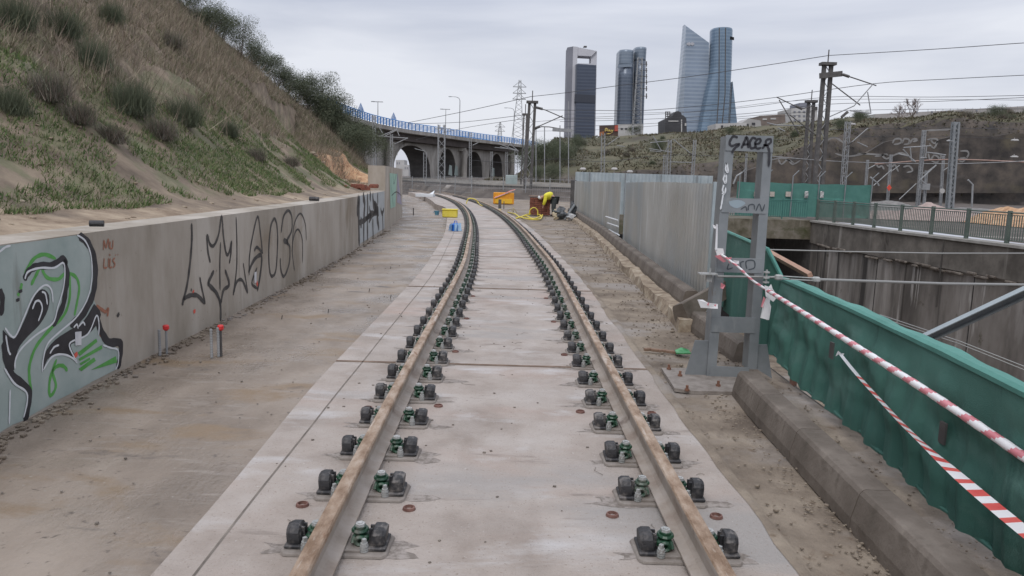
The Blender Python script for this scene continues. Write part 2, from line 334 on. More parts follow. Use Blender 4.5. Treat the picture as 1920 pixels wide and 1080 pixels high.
def plate_mb(m):
    p = [(-.262, -.095), (-.24, -.12), (.24, -.12), (.262, -.095), (.272, .085), (.25, .11), (-.25, .11), (-.272, .085)]
    m.loft([[(x*1.02, y*1.03, .002) for x, y in p], [(x, y, .013) for x, y in p], [(x*.97, y*.93, .017) for x, y in p]], 0, False)
    m.box((0, 0, .0225), (.26, .19, .013))
def make_fast():
    t = thing('rail_fastening', 'x', 'rail fastening', (0, 0, 0))
    m = MB(); plate_mb(m); m.build('base_plate', M_plate, t)
    for sx in (-1, 1):
        for f, nm, mt in ((cap_mb, 'rubber_block', M_black), (clip_mb, 'spring_clip', M_green), (nut_mb, 'nut', M_zinc), (screw_mb, 'screw', M_zinc)):
            m = MB(); f(m, sx); m.build(nm, mt, t)
    return t
proto = make_fast(); reg(proto)
fm = MB(); base = 0
for f, mi in ((plate_mb, 0),): 
    k = len(fm.f); f(fm); fm.m[k:] = [mi]*(len(fm.f)-k)
for sx in (-1, 1):
    for f, mi in ((cap_mb, 1), (clip_mb, 2), (nut_mb, 3), (screw_mb, 3)):
        k = len(fm.f); f(fm, sx); fm.m[k:] = [mi]*(len(fm.f)-k)
farp = fm.build('rail_fastening', [M_plate, M_black, M_green, M_zinc])
s0 = s_of(2.78); first = True; firstf = True; cnt = 0
for k in range(0, 118):
    s = s0+.6*k; x, y, tt = ctr(s)
    for sd in (-1, 1):
        px, py = x+tt[1]*sd*.842, y-tt[0]*sd*.842
        if k < 34:
            o = proto if first else copy_tree(proto); first = False
        else:
            o = farp if firstf else farp.copy()
            if not firstf: COL.objects.link(o)
            firstf = False
        o.location = (float(px), float(py)+random.uniform(-.012, .012), .001); o.scale = (.94, random.uniform(.94, 1.06), random.uniform(.86, .96)); o.rotation_euler = (0, 0, math.atan2(-tt[0], tt[1])+random.uniform(-.02, .02))
        rl = 'left' if sd < 0 else 'right'
        if k < 12:
            od = ['first', 'second', 'third', 'fourth', 'fifth', 'sixth', 'seventh', 'eighth', 'ninth', 'tenth', 'eleventh', 'twelfth'][k]
            lb = f'black and green fastening clamping the {rl} rail, {od} nearest the camera'
        elif k < 34: lb = f'small black and green fastening on the {rl} rail before it bends away'
        else: lb = f'tiny dark fastening on the {rl} rail where the track bends away'
        tag(o, lb, 'rail fastening', f'fastenings along the {rl} rail')
farp['category'] = 'rail fastening'
# dirt stains by plates
nst = 0; q = []
for k in range(0, 40):
    s = s0+.6*k; x, y, tt = ctr(s)
    for sd in (-1, 1):
        for ex in (-1, 1):
            cx_, cy_ = offp(s, sd*.83+ex*.25); n = 14; rr = rng.uniform(.05, .10); ph = rng.uniform(0, 6)
            pts = [(cx_+(rr*1.5*math.cos(a)*(1+.5*math.sin(3*a+ph)+rng.uniform(-.25, .25))), cy_-.05+rr*.8*math.sin(a)*(1+.4*math.sin(2*a+ph)+rng.uniform(-.25, .25)), .0015) for a in np.linspace(0, 2*math.pi, n, endpoint=False)]
            q.append(pts)
m = MB()
for pts in q: m.add(pts, [tuple(range(len(pts)))])
tag(m.build('dirt_smear', M_dust), 'dark gritty dirt smears on the slab around the fastenings', 'dirt', kind='stuff')
# plugs
pl = [(567, 948), (767, 955), (1148, 967), (1343, 970), (690, 766), (822, 762), (1088, 773), (1222, 776), (854, 660), (1058, 666), (875, 598), (1038, 604), (887, 556), (1024, 560)]
for i, (a, b) in enumerate(pl):
    p = G(a, b); m = MB(); n = 14; R1 = .034
    rg = [[(p[0]+r*math.cos(2*math.pi*j/n), p[1]+r*math.sin(2*math.pi*j/n), z) for j in range(n)] for r, z in ((.036, .001), (.032, .014), (.024, .016), (.019, -.02))]
    m.loft(rg, 0, False, True); row = ['front', 'second', 'third', 'fourth', 'fifth'][[0, 4, 8, 10, 12].index(max(v for v in [0, 4, 8, 10, 12] if v <= i))]
    sidew = ['outside the left rail', 'just inside the left rail', 'just inside the right rail', 'outside the right rail'] if i < 8 else ['just inside the left rail', 'just inside the right rail']
    tag(m.build('hole_plug', M_terra), f'reddish clay plug in the slab {sidew[i % 4 if i < 8 else i % 2]}, {row} row from camera', 'plug', 'clay plugs in the slab')
# ---------------- left apron and wall ----------------
wb = []
for p in [(-330, 990), (-150, 893), (0, 812), (117, 751), (233, 691), (328, 644), (417, 599), (506, 553), (580, 515), (654, 474), (722, 433), (754, 404)]:
    z = -.02
    for _ in range(12): r = G(*p, z); z = float(fz(r[1]))
    wb.append(r)
wb = np.array(wb); print('wall', np.round(wb, 2).tolist())
def wx(y): return np.interp(y, wb[:, 1], wb[:, 0])
ys = np.concatenate([np.arange(-3, 20, .5), np.arange(20, 90, 1.)]); m = []
XL = np.where(ys < wb[-1, 1], wx(ys)-.1, wb[-1, 0]-.1-(.5*(ys-wb[-1, 1])))
XR = np.array([offp(s_of(y), leftd(y)+.15)[0] for y in ys])
U_ = np.linspace(0, 1, 22); gx = XL[:, None]+(XR-XL)[:, None]*U_[None]; gy = np.repeat(ys[:, None], 22, 1); gz = fz(gy)+.012*(fbm(gx*1.3, gy*.9)-.5)*np.minimum(1, (1-U_)*6)[None]-.006
struct(gridmesh('left_pavement', gx, gy, gz, M_floor))
# wall with fronted top
WH = 1.24; TH = .40
WP = [(x, y) for x, y, z in wb if y < wb[-2, 1]+.1]
WP[0] = (WP[0][0], WP[0][1])
wt = thing('retaining_wall', 'long low concrete retaining wall covered in graffiti at the foot of the bank', 'wall', (WP[0][0], WP[0][1], 0))
dense = cr_spline(WP, 4); rings = []
def wnorm(i, P): 
    a, b = np.array(P[max(i-1, 0)]), np.array(P[min(i+1, len(P)-1)]); t = (b-a)/np.linalg.norm(b-a); return np.array([-t[1], t[0]]), t
def wtop(y): return 1.24
for i, p in enumerate(dense):
    nn, _t = wnorm(i, dense); y = p[1]; zt = float(wtop(y))
    rings.append([(p[0], y, -.6), (p[0]+nn[0]*.0, y, zt), (p[0]+nn[0]*TH, y+nn[1]*TH, zt+.01), (p[0]+nn[0]*TH, y+nn[1]*TH, -.6)])
mb = MB(); mb.loft(rings); mb.build('wall_body', M_wall, wt)
# soil lip and rubble along the foot
q = MB(); L = [(p[0]+.03, p[1], float(fz(p[1]))+.0) for p in dense]
for i in range(len(L)-1):
    for j in range(16):
        a = np.array(L[i])+(np.array(L[i+1])-np.array(L[i]))*rng.random(); r = rng.uniform(.005, .017)*(1 if a[1] < 12 else 1.8)
        q.box((a[0]+abs(rng.normal(0, .09)), a[1], a[2]+r*.2), (r*2.2, r*2, r*.9), rng.uniform(0, 3))
tag(q.build('rubble', M_dirt), 'crumbs of soil and grit along the foot of the graffiti wall', 'rubble', kind='stuff')
def wall_hit(px, py, P=None, eps=.004):
    P = P or dense; d = ray(px, py)
    for i in range(len(P)-1):
        a, b = np.array(P[i][:2]), np.array(P[i+1][:2]); A = np.array([[d[0], -(b-a)[0]], [d[1], -(b-a)[1]]])
        t, u = np.linalg.solve(A, a)
        if -1e-6 <= u <= 1+1e-6 and t > 0:
            tv = (b-a)/np.linalg.norm(b-a); nn = np.array([tv[1], -tv[0], 0.]); return cC+d*t+nn*eps, nn
    return None
M_pgrey = mat('graffiti_pale_grey', [(.27, .33, .31), (.36, .41, .39)], 2.5, .7, stains=[((.22, .24, .22), 3, .62, .75, (2, 2, .3))])
M_pblack = mat('graffiti_black', [(.012, .012, .016), (.03, .03, .036)], 6, .5)
M_pwhite = mat('graffiti_white', [(.62, .64, .66)], rough=.6)
M_pgreen = mat('graffiti_green', [(.07, .27, .05), (.11, .36, .09)], 6, .6)
M_pline = mat('graffiti_spray_black', [(.03, .028, .028), (.075, .068, .062)], 7, .7)
M_pred = mat('graffiti_dull_red', [(.30, .13, .08)], rough=.8)
M_porange = mat('graffiti_orange', [(.60, .10, .07)], rough=.7)
M_pmint = mat('graffiti_mint', [(.25, .42, .33), (.33, .5, .42)], 3, .7)
M_ppurp = mat('graffiti_purple', [(.30, .27, .36), (.38, .35, .44)], 3, .7)
def stroke(mb, px, w, hitf, eps, k=5, m=0, wid=None):
    pp = cr_spline(px, k) if k > 1 else [np.array(p, float) for p in px]; H_ = [hitf(p[0], p[1], eps) for p in pp]; H_ = [h for h in H_ if h is not None]
    if len(H_) < 2: return
    pts = [h[0] for h in H_]; L = len(pts); A = []; B = []
    for i, p in enumerate(pts):
        t = pts[min(i+1, L-1)]-pts[max(i-1, 0)]; t /= np.linalg.norm(t)+1e-9; sd = np.cross(t, H_[i][1]); sd /= np.linalg.norm(sd)+1e-9
        u = i/(L-1); e = min(1, .35+min(u, 1-u)*L*.5); ww = w*e*(1+.12*math.sin(i*1.7))
        A.append(p+sd*ww/2); B.append(p-sd*ww/2)
    mb.add(A+B, [(i, i+1, L+i+1, L+i) for i in range(L-1)], m)
def fillp(mb, px, hitf, eps, m=0, k=3, closed=True):
    P = [np.array(p, float) for p in px]
    if k > 1: P = cr_spline(P+[P[0]], k)[:-1]
    H_ = [hitf(p[0], p[1], eps) for p in P]; pts = [h[0] for h in H_ if h is not None]
    if len(pts) > 2: mb.add(pts, [tuple(range(len(pts)))], m)
wh = lambda a, b, e: wall_hit(a, b, None, e)
Z5 = lambda P: [(x/2.4547, 380+y/2.4547) for x, y in P]
Z7 = lambda P: [(180+x/3.374, 380+y/3.374) for x, y in P]
mb = MB()
# background: columns so that it follows the bent wall
bgT = [(-150, 226), (-60, 208), (20, 196), (60, 190), (130, 182), (200, 172), (270, 161), (345, 150), (385, 160), (410, 215), (425, 290), (428, 360), (430, 440)]
bgB = [(-150, 1140), (-60, 1100), (20, 1043), (60, 1020), (105, 1003), (130, 985), (200, 945), (270, 905), (345, 868), (385, 846), (410, 832), (425, 822), (430, 820)]
for (a, b), (c, d) in zip(zip(bgT[:-1], bgB[:-1]), zip(bgT[1:], bgB[1:])): fillp(mb, Z5([a, c, d, b]), wh, .003, 0, 1)
fillp(mb, Z5([(428, 440), (455, 510), (450, 600), (480, 650), (545, 670), (545, 762), (430, 820)]), wh, .003, 0, 1)
mb.build('graffiti', M_pgrey, wt)
mb = MB()
S = lambda P, w, e=.005, f=Z5: stroke(mb, f(P), w, wh, e)
S([(360, 150), (405, 190), (434, 270), (434, 370), (415, 450), (365, 530), (320, 565)], .075)
fillp(mb, Z5([(430, 465), (462, 515), (420, 590), (345, 640), (322, 660), (345, 722), (270, 692), (215, 722), (193, 780), (200, 700), (250, 632), (320, 585), (385, 540)]), wh, .0055)
S([(440, 490), (455, 570), (495, 640), (550, 645), (552, 700), (540, 765)], .075)
fillp(mb, Z5([(10, 585), (60, 625), (110, 540), (150, 440), (190, 398), (222, 425), (218, 490), (180, 560), (120, 620), (78, 680), (62, 770), (30, 740), (12, 650)]), wh, .0055)
S([(108, 355), (130, 315), (170, 292), (240, 287), (288, 258), (303, 290)], .055)
S([(290, 262), (308, 330), (300, 400), (285, 480), (240, 568)], .06)
S([(15, 640), (25, 720), (55, 795), (128, 862), (128, 930), (112, 1010)], .06)
S([(90, 400), (92, 415)], .045); S([(78, 440), (80, 455)], .04)
S([(-6, 400), (8, 440), (2, 520)], .05)
mb.build('graffiti', M_pblack, wt)
mb = MB()
for P in ([(350, 148), (390, 178), (416, 250), (418, 360), (395, 450), (345, 530), (270, 595), (215, 650), (195, 720), (190, 780)], [(195, 770), (235, 710), (285, 698), (330, 715), (352, 738)],
          [(352, 735), (318, 670), (325, 640), (400, 605), (440, 520), (452, 560), (450, 610)], [(470, 655), (505, 668), (540, 680), (540, 740), (528, 768)], [(18, 575), (45, 612), (68, 612), (105, 530), (150, 430), (200, 380), (232, 400), (240, 460)],
          [(110, 352), (125, 318), (180, 300), (245, 300), (290, 280), (290, 380), (262, 480), (238, 555), (160, 610), (95, 670), (68, 720), (64, 765)],
          [(145, 490), (160, 455), (180, 455), (190, 490), (172, 545)], [(188, 410), (205, 420), (214, 470)], [(15, 760), (60, 830), (115, 870), (120, 920), (104, 990)], [(225, 695), (245, 665), (268, 655)], [(-60, 260), (-20, 236), (20, 205), (45, 198)],
          [(22, 610), (34, 680), (45, 700)], [(42, 860), (40, 940), (38, 1020)], [(335, 575), (350, 560), (356, 580)], [(358, 570), (378, 550), (388, 565)]): S(P, .016, .007)
mb.build('graffiti', M_pwhite, wt)
mb = MB()
for P in ([(110, 330), (150, 262), (200, 238), (255, 258)], [(190, 305), (215, 345), (265, 352), (300, 325), (345, 340), (362, 390), (352, 460), (340, 520)], [(318, 330), (318, 440), (290, 520), (230, 580), (165, 660), (135, 740), (132, 800), (142, 870)],
          [(258, 720), (228, 810), (225, 880), (240, 880), (255, 840), (240, 780), (262, 752), (290, 752), (308, 775)], [(92, 400), (98, 370)], [(80, 430), (84, 415)], [(180, 300), (165, 330), (140, 380)]): S(P, .03, .0045)
for P in ([(355, 690), (440, 625), (445, 640), (365, 705)], [(358, 718), (465, 655), (468, 672), (365, 728)], [(358, 765), (430, 712), (438, 728), (372, 775)], [(415, 770), (530, 706), (536, 735), (455, 760)], [(362, 740), (410, 712), (412, 722), (370, 748)]): fillp(mb, Z5(P), wh, .0062, 0, 1)
mb.build('graffiti', M_pgreen, wt)
mb = MB()
def T7(P, w=.035): stroke(mb, Z7(P), w, wh, .004)
T7([(603, 130), (605, 230), (595, 370), (575, 520), (550, 620), (545, 650)], .045); T7([(550, 610), (590, 588), (640, 588), (688, 640)], .05); T7([(655, 470), (668, 540), (690, 640)], .035)
T7([(722, 380), (706, 300), (702, 205), (720, 262), (745, 270), (775, 200), (793, 85), (805, 210), (820, 310), (832, 330), (845, 300), (856, 245), (852, 320), (842, 385)], .042)
T7([(787, 250), (782, 400), (784, 555)], .035); T7([(745, 430), (712, 500), (715, 520), (760, 570), (785, 640), (787, 750)], .055); T7([(815, 425), (840, 500), (835, 530), (805, 555), (788, 640)], .05)
T7([(885, 90), (890, 250), (888, 420), (870, 560), (868, 585)], .035); T7([(870, 570), (890, 500), (925, 492), (958, 575)], .045); T7([(930, 380), (945, 480), (960, 570)], .03)
T7([(968, 460), (970, 340), (990, 210), (1022, 88), (1040, 200), (1052, 320)], .04); T7([(1000, 305), (1018, 282), (1055, 320)], .045); T7([(963, 440), (1000, 360), (1045, 335), (1040, 440), (1020, 560)], .06); T7([(1018, 410), (988, 490), (990, 520), (1022, 545)], .04)
T7([(1128, 95), (1105, 150), (1092, 300), (1098, 430), (1115, 465), (1138, 420), (1148, 250), (1143, 140), (1128, 95)], .05)
T7([(1170, 190), (1185, 90), (1215, 50), (1238, 90), (1236, 180), (1205, 245), (1225, 280), (1222, 380), (1190, 465), (1170, 430), (1164, 350)], .05); T7([(1185, 238), (1215, 252)], .09)
T7([(1240, 330), (1250, 150), (1290, 68), (1322, 130), (1330, 240)], .035); T7([(1255, 430), (1240, 300), (1255, 200), (1280, 170), (1305, 240), (1305, 380)], .035)
T7([(135, 700), (142, 720)], .05); T7([(598, 548), (604, 556)], .035)
mb.build('graffiti', M_pline, wt)
mb = MB()
for P in ([(45, 300), (48, 240), (62, 285), (75, 230), (82, 290)], [(88, 245), (88, 285), (102, 285), (105, 235)], [(50, 350), (48, 410), (68, 408)], [(78, 350), (76, 410)], [(88, 350), (86, 408), (100, 405)], [(118, 350), (104, 365), (118, 390), (106, 412)], [(82, 325), (88, 335)], [(120, 330), (123, 333)], [(135, 328), (138, 331)]): T7(P, .016)
for P in ([(0, 650), (40, 680), (60, 690), (75, 670), (70, 720)], [(20, 830), (60, 868), (120, 872), (150, 885)]): T7(P, .03)
mb.build('graffiti', M_pred, wt)
mb = MB(); T7([(620, 675), (622, 700)], .06); T7([(612, 555), (616, 570)], .05); T7([(1015, 500), (1022, 525)], .06); S([(343, 690), (348, 710)], .05, .008); mb.build('graffiti', M_porange, wt)
mb = MB(); fillp(mb, Z5([(340, 595), (370, 592), (370, 655), (342, 658)]), wh, .009, 0, 1); fillp(mb, Z7([(998, 440), (1012, 436), (1012, 505), (998, 508)]), wh, .009, 0, 1)
mb.build('paper_notice', mat('faded_paper', [(.5, .5, .53), (.62, .62, .63)], 12, .7), wt)
mb = MB()
Z8 = lambda P: [(580+x/5.4, 280+y/5.4) for x, y in P]
for k in range(26):
    xa, xb = 505+k*9.8, 505+(k+1)*9.8; T_ = lambda x: 470-(x-505)*.176; B_ = lambda x: 960-(x-505)*.63; fillp(mb, Z8([(xa, T_(xa)), (xb, T_(xb)), (xb, B_(xb)), (xa, B_(xa))]), wh, .0032, 0, 1)
mb.build('graffiti', mat('graffiti_silver_grey', [(.34, .37, .38), (.42, .44, .45)], 3, .7), wt)
mb = MB()
for P in ([(488, 490), (495, 560), (480, 650)], [(505, 470), (500, 700), (505, 980)], [(540, 465), (560, 560), (550, 700), (550, 950)], [(585, 450), (590, 600), (585, 740), (590, 920)], [(610, 450), (622, 500)], [(640, 440), (650, 560), (700, 640), (655, 540)],
          [(500, 745), (560, 715), (640, 640), (600, 740)], [(605, 580), (625, 650), (690, 620)], [(660, 545), (690, 660), (700, 790)], [(720, 600), (735, 650), (755, 600)], [(740, 620), (745, 840)], [(515, 735), (530, 750)], [(640, 700), (645, 900)], [(690, 440), (692, 560)], [(680, 680), (705, 800)], [(570, 700), (640, 660), (690, 640)]):
    stroke(mb, Z8(P), .30 if abs(P[0][0]-P[-1][0]) < 30 else .16, wh, .005)
mb.build('graffiti', M_pline, wt)
# tall end wall
a, b = wb[-2][:2], wb[-1][:2]; TP = [a, b]
tv = (b-a)/np.linalg.norm(b-a); nn = np.array([-tv[1], tv[0]]); zt = 2.2
zt = float(DY(728, 311, a[1])[2]); zt2 = float(DY(754, 317, b[1])[2])
tw = thing('end_wall', 'taller graffitied concrete wall block closing the far end of the low wall', 'wall', (a[0], a[1], -.3))
k = .62; mb = MB(); mb.hexa([(a[0], a[1], -.6), (b[0], b[1], -.6), (b[0]+nn[0]*k, b[1]+nn[1]*k, -.6), (a[0]+nn[0]*k, a[1]+nn[1]*k, -.6), (a[0], a[1], zt), (b[0], b[1], zt2), (b[0]+nn[0]*k, b[1]+nn[1]*k, zt2), (a[0]+nn[0]*k, a[1]+nn[1]*k, zt)])
mb.build('wall_body', M_wall, tw)
th = lambda x, y, e: wall_hit(x, y, [a, b], e)
mb = MB(); fillp(mb, Z8([(812, 240), (888, 250), (870, 580), (820, 600)]), th, .006, 0, 1); mb.build('graffiti', M_pmint, tw)
mb = MB(); fillp(mb, Z8([(890, 225), (944, 230), (935, 560), (888, 540)]), th, .006, 0, 1); mb.build('graffiti', M_ppurp, tw)
mb = MB()
for P in ([(825, 250), (830, 400), (850, 590)], [(845, 240), (855, 350), (880, 240)], [(890, 250), (900, 480), (905, 300)], [(920, 240), (925, 400), (915, 580)], [(830, 470), (880, 430), (930, 470)]): stroke(mb, Z8(P), .05, th, .009)
mb.build('graffiti', M_pline, tw)
# ---------------- right verge ----------------
ledge = [(2.02, 6.6), (2.03, 8.5)]+[tuple(G(*p)[:2]) for p in [(1241, 580), (1210, 552), (1182, 520.8), (1145.6, 481.9), (1112, 445.6), (1068, 409)]]
print('ledge', np.round(ledge, 2).tolist())
lx = lambda y: np.interp(y, [q[1] for q in ledge], [q[0] for q in ledge])
ys = np.concatenate([np.arange(-3, 20, .25), np.arange(20, 72, .75)]); U_ = np.linspace(0, 1, 26)
XLr = np.array([offp(s_of(y), rightd(y)-.05)[0] for y in ys]); XRr = np.where(ys < 9, 2.62, np.where(ys < 41, lx(np.minimum(ys, 41))+.35, lx(41)+.35+(ys-41)*.15))
XRr = np.where((ys > 9) & (ys < 11), 2.9, XRr)
gx = XLr[:, None]+(XRr-XLr)[:, None]*U_[None]; gy = np.repeat(ys[:, None], 26, 1)
gx = gx+((fbm(gy*2.5, gx*0+3)-.5)*.06+(fbm(gy*9, gx*0+5)-.5)*.04)*np.where(U_ < .03, 1, 0)[None]
gz = -.035+.045*(fbm(gx*2.2, gy*1.6)-.4)*np.minimum(1, U_*5)[None]
gz = gz-.07*np.exp(-((gx-1.75)/.35)**2-((gy-8.15)/.18)**2)
gz[:, 0] = .003; gz[:, 1] = .006+.01*fbm(gy[:, 1]*4, gy[:, 1]*0)
struct(gridmesh('dirt_verge', gx, gy, gz, M_dirt))
# rough ledge under the far kerb
LP = [(float(lx(y)), float(y)) for y in np.arange(9.0, 41.5, .45)]
mb = MB(); rings = []
for i, (x, y) in enumerate(LP):
    j = lambda s: rng.normal(0, s)
    rings.append([(x+j(.02), y, -.1), (x+.04+j(.025), y, .10+j(.02)), (x+.30, y, .13+j(.01)), (x+.5, y, .1), (x+.5, y, -.2)])
mb.loft(rings); M_ledge = mat('broken_ledge', [(.17, .125, .09), (.30, .24, .175), (.42, .36, .28)], 5, .95, .9, 20)
struct(mb.build('foundation_ledge', M_ledge))
# kerb blocks
def kerb_mb(L=1.0):
    m = MB(); c = .004; P = [(0, 0), (.0, .07), (.034, .205), (.05, .226), (.065, .232), (.195, .232), (.207, .22), (.21, 0)]
    m.loft([[(x*1., c, z) for x, z in P]]+[[(x, c+.0, z) for x, z in P]]+[[(x, L-c, z) for x, z in P]]); return m
def place(o, p0, p1, z0, tilt=0):
    d = np.array(p1[:2])-np.array(p0[:2]); o.location = (p0[0], p0[1], z0); o.rotation_euler = (0, tilt, math.atan2(-d[0], d[1]))
kb = kerb_mb().build('kerb_block', M_kerb); kf = True
def kerb(p0, p1, z0, label, group='concrete kerb blocks along the right edge', rot=None, sc=None):
    global kf
    o = kb if kf else kb.copy()
    if not kf: COL.objects.link(o)
    kf = False; place(o, p0, p1, z0)
    if rot: o.rotation_euler = rot
    if sc: o.scale = (1, sc, 1)
    tag(o, label, 'kerb', group); return o
KN = [(1.80, .8), (1.80, 1.8), (1.82, 2.8), (1.84, 3.74), (1.875, 4.72), (1.90, 5.52), (1.93, 6.22)]
lab = ['brown concrete kerb block beside the net, nearest below the frame', 'brown concrete kerb block in the bottom right corner', 'smooth damp brown kerb block, second in the near row from the corner', 'smooth brown kerb block with a pale joint, middle of the near row', 'worn kerb block crumbled on top, second from the steel frame', 'chipped kerb block ending at the foot of the steel frame']
for i in range(6): kerb(KN[i], KN[i+1], -.03, lab[i], sc=math.dist(KN[i], KN[i+1]))
y = 10.1; n = 0; prevx = float(lx(y))
while y < 40.3:
    x0, x1 = float(lx(y))+.22, float(lx(y+1))+.22; L = math.dist((x0, y), (x1, y+1))
    kerb((x0, y), (x1, y+1), .10, 'brown kerb block in the long row at the foot of the metal sheet fence' if n else 'last upright kerb block of the fence row, just before the tumbled one', sc=L); y += 1; n += 1
o = kerb((2.10, 9.25), (2.6, 9.75), .02, 'tumbled kerb block lying askew between the two rows', rot=(math.radians(14), math.radians(-22), math.radians(-52)))
kerb((2.24, 8.35), (2.22, 9.2), -.02, 'upright short kerb block right behind the steel frame, next to the tumbled one', sc=.78)
kerb((2.30, 7.45), (2.28, 8.35), -.04, 'kerb block hidden half behind the steel frame post', sc=.85)
# loose stones
mb = MB()
for _ in range(1500):
    y = rng.uniform(2.5, 40)**1.0; y = 2.5+(y-2.5)*rng.random(); u = rng.random()
    x = 1.42+.5*u if y < 9 else 1.45+(float(lx(y))-1.5)*u
    if rng.random() < .45: x = (1.78 if y < 6.2 else float(lx(y))-.06)+rng.normal(0, .05)
    if rng.random() < .2: x = 2.3+rng.normal(0, .12); y = rng.uniform(3, 9)
    r = rng.uniform(.002, .0065)*(1+y*.06)*(1 if rng.random() < .96 else 2); mb.box((x, y, -.02+r*.4), (r*2, r*2.4, r*1.2), rng.uniform(0, 3), b=r*.3)
tag(mb.build('gravel', mat('dusty_gravel', [(.13, .10, .075), (.27, .225, .175)], 30, .95)), 'small stones and grit scattered on the dirt by the kerb', 'gravel', kind='stuff')
mb = MB()
for _ in range(260):
    y = rng.uniform(2.6, 16); x = rng.uniform(-1.5, 1.35)
    if rng.random() < .3: x = rng.uniform(-3.2, -1.7)
    r = rng.uniform(.003, .008); mb.box((x, y, .002 if x > -1.6 else float(fz(y))+.002), (r*2, r*2.4, r*1.2), rng.uniform(0, 3))
for _ in range(26):
    y = rng.uniform(2.8, 10); x = rng.uniform(-1.4, 2.0); a = rng.uniform(0, 6); l = rng.uniform(.04, .14)
    mb.tube([(x, y, .004), (x+l*math.cos(a)*.5, y+l*math.sin(a)*.5, .008), (x+l*math.cos(a+.5), y+l*math.sin(a+.5), .004)], .0015, 4)
tag(mb.build('debris', M_groove), 'tiny twigs and crumbs lying on the slab', 'debris', kind='stuff')
p = G(1278, 664, 0); mb = MB(); pp = [(p[0]+a, p[1]+b, .01+c) for a, b, c in ((-.07, -.05, .0), (.02, -.07, .01), (.09, -.03, .0), (.08, .04, .02), (0, .03, .045), (-.06, .05, .01))]
mb.prism(pp, (0, 0, .012)); tag(mb.build('plastic_scrap', M_scrap), 'crumpled bright green plastic scrap by the steel frame foot', 'litter')
mb = MB(); 
for i in range(5):
    q = G(1215+i*14, 655+i*1.5, 0); mb.box((q[0], q[1], .0), (.09, .04, .03), rng.uniform(-.5, .5), b=.005)
tag(mb.build('broken_timber', M_wood), 'splintered timber scraps in the channel beside the frame', 'timber')

# ---------------- steel frame ----------------
FY = 6.75; FD = .17
def fr(x, y, dy=0.): return DY(x, y, FY+dy)
Zf = lambda x, y: (1180+x/2, 240+y/2)
ft = thing('steel_portal', 'grey painted steel ladder-like frame tagged with black graffiti, standing on a base plate', 'steel frame', G(1362, 722, 0))
def post(name, tl, tr, bl, br):
    m = MB(); q = [fr(*Zf(*a)) for a in (bl, br, tr, tl)]; e = np.array([0, FD, 0]); t = .012
    # C-channel: front flange, web, rear flange
    m.prism([q[0], q[1], q[2], q[3]], (0, t, 0)); m.prism([q[0]+e, q[1]+e, q[2]+e, q[3]+e], (0, -t, 0))
    w = np.array([t, 0, 0]); m.hexa([q[1]-w+[0, t+.002, 0], q[1]+[0, t+.002, 0], q[1]+e-[0, t+.002, 0], q[1]-w+e-[0, t+.002, 0], q[2]-w+[0, t+.002, 0], q[2]+[0, t+.002, 0], q[2]+e-[0, t+.002, 0], q[2]-w+e-[0, t+.002, 0]])
    w = -w; m.hexa([q[0]-w*1+[0, t+.002, 0], q[0]+[0, t+.002, 0], q[0]+e-[0, t+.002, 0], q[0]-w+e-[0, t+.002, 0], q[3]-w+[0, t+.002, 0], q[3]+[0, t+.002, 0], q[3]+e-[0, t+.002, 0], q[3]-w+e-[0, t+.002, 0]])
    return m.build(name, M_steel, ft)
post('post', (362, 30), (396, 30), (287, 958), (322, 962)); post('post', (507, 34), (541, 34), (443, 905), (478, 905))
for tl, tr, br, bl in (((363, 26), (541, 30), (538, 92), (360, 84)), ((350, 262), (515, 266), (512, 322), (345, 316)), ((333, 486), (500, 490), (496, 545), (330, 540)), ((312, 706), (475, 712), (470, 770), (308, 765)), ((305, 892), (450, 898), (447, 950), (300, 946))):
    m = MB(); m.prism([fr(*Zf(*a), -.008) for a in (bl, br, tr, tl)], (0, .008, 0)); q = [fr(*Zf(*a), FD+.001) for a in (bl, br, tr, tl)]; m.prism(q, (0, .008, 0)); m.build('batten_plate', M_steel, ft)
m = MB(); m.prism([fr(*Zf(*a), .03) for a in ((205, 938), (300, 955), (308, 798), (247, 796))], (0, .012, 0)); m.build('gusset', M_steel, ft)
m = MB(); m.prism([fr(*Zf(*a), .03) for a in ((480, 905), (535, 940), (517, 812), (478, 812))], (0, .012, 0)); m.build('gusset', M_steel, ft)
bp = [G(*Zf(*a), .0) for a in ((120, 903), (300, 903), (430, 925), (432, 994), (240, 990), (170, 980))]
m = MB(); m.prism([(p[0], p[1], -.02) for p in bp], (0, 0, .03)); m.build('base_plate', M_plate, ft)
m = MB()
for a in ((148, 905), (216, 985), (333, 968), (190, 930), (420, 985)): q = G(*Zf(*a), .01); m.cyl((q[0], q[1], .008), .012, .05, 8); m.cyl((q[0], q[1], .01), .022, .016, 6)
m.build('anchor_bolt', M_rustp, ft)
m = MB(); q = fr(1328, 512); m.box((q[0]-.02, q[1]-.05, q[2]), (.16, .10, .012)); m.box((q[0]+.0, q[1]-.03, q[2]-.04), (.05, .05, .07)); m.tube([(q[0]+.0, q[1]-.06, q[2]-.03), (q[0], q[1]-.06, q[2]+.05)], .008, 6); m.build('clamp', M_zinc, ft)
def fplane(x, y, e): 
    d = ray(x, y); Yp = FY-.008-e; return cC+d*(Yp/d[1]), np.array([0, -1., 0])
ZS = lambda P: [(1040+x/3.857, 240+y/3.857) for x, y in P]
m = MB()
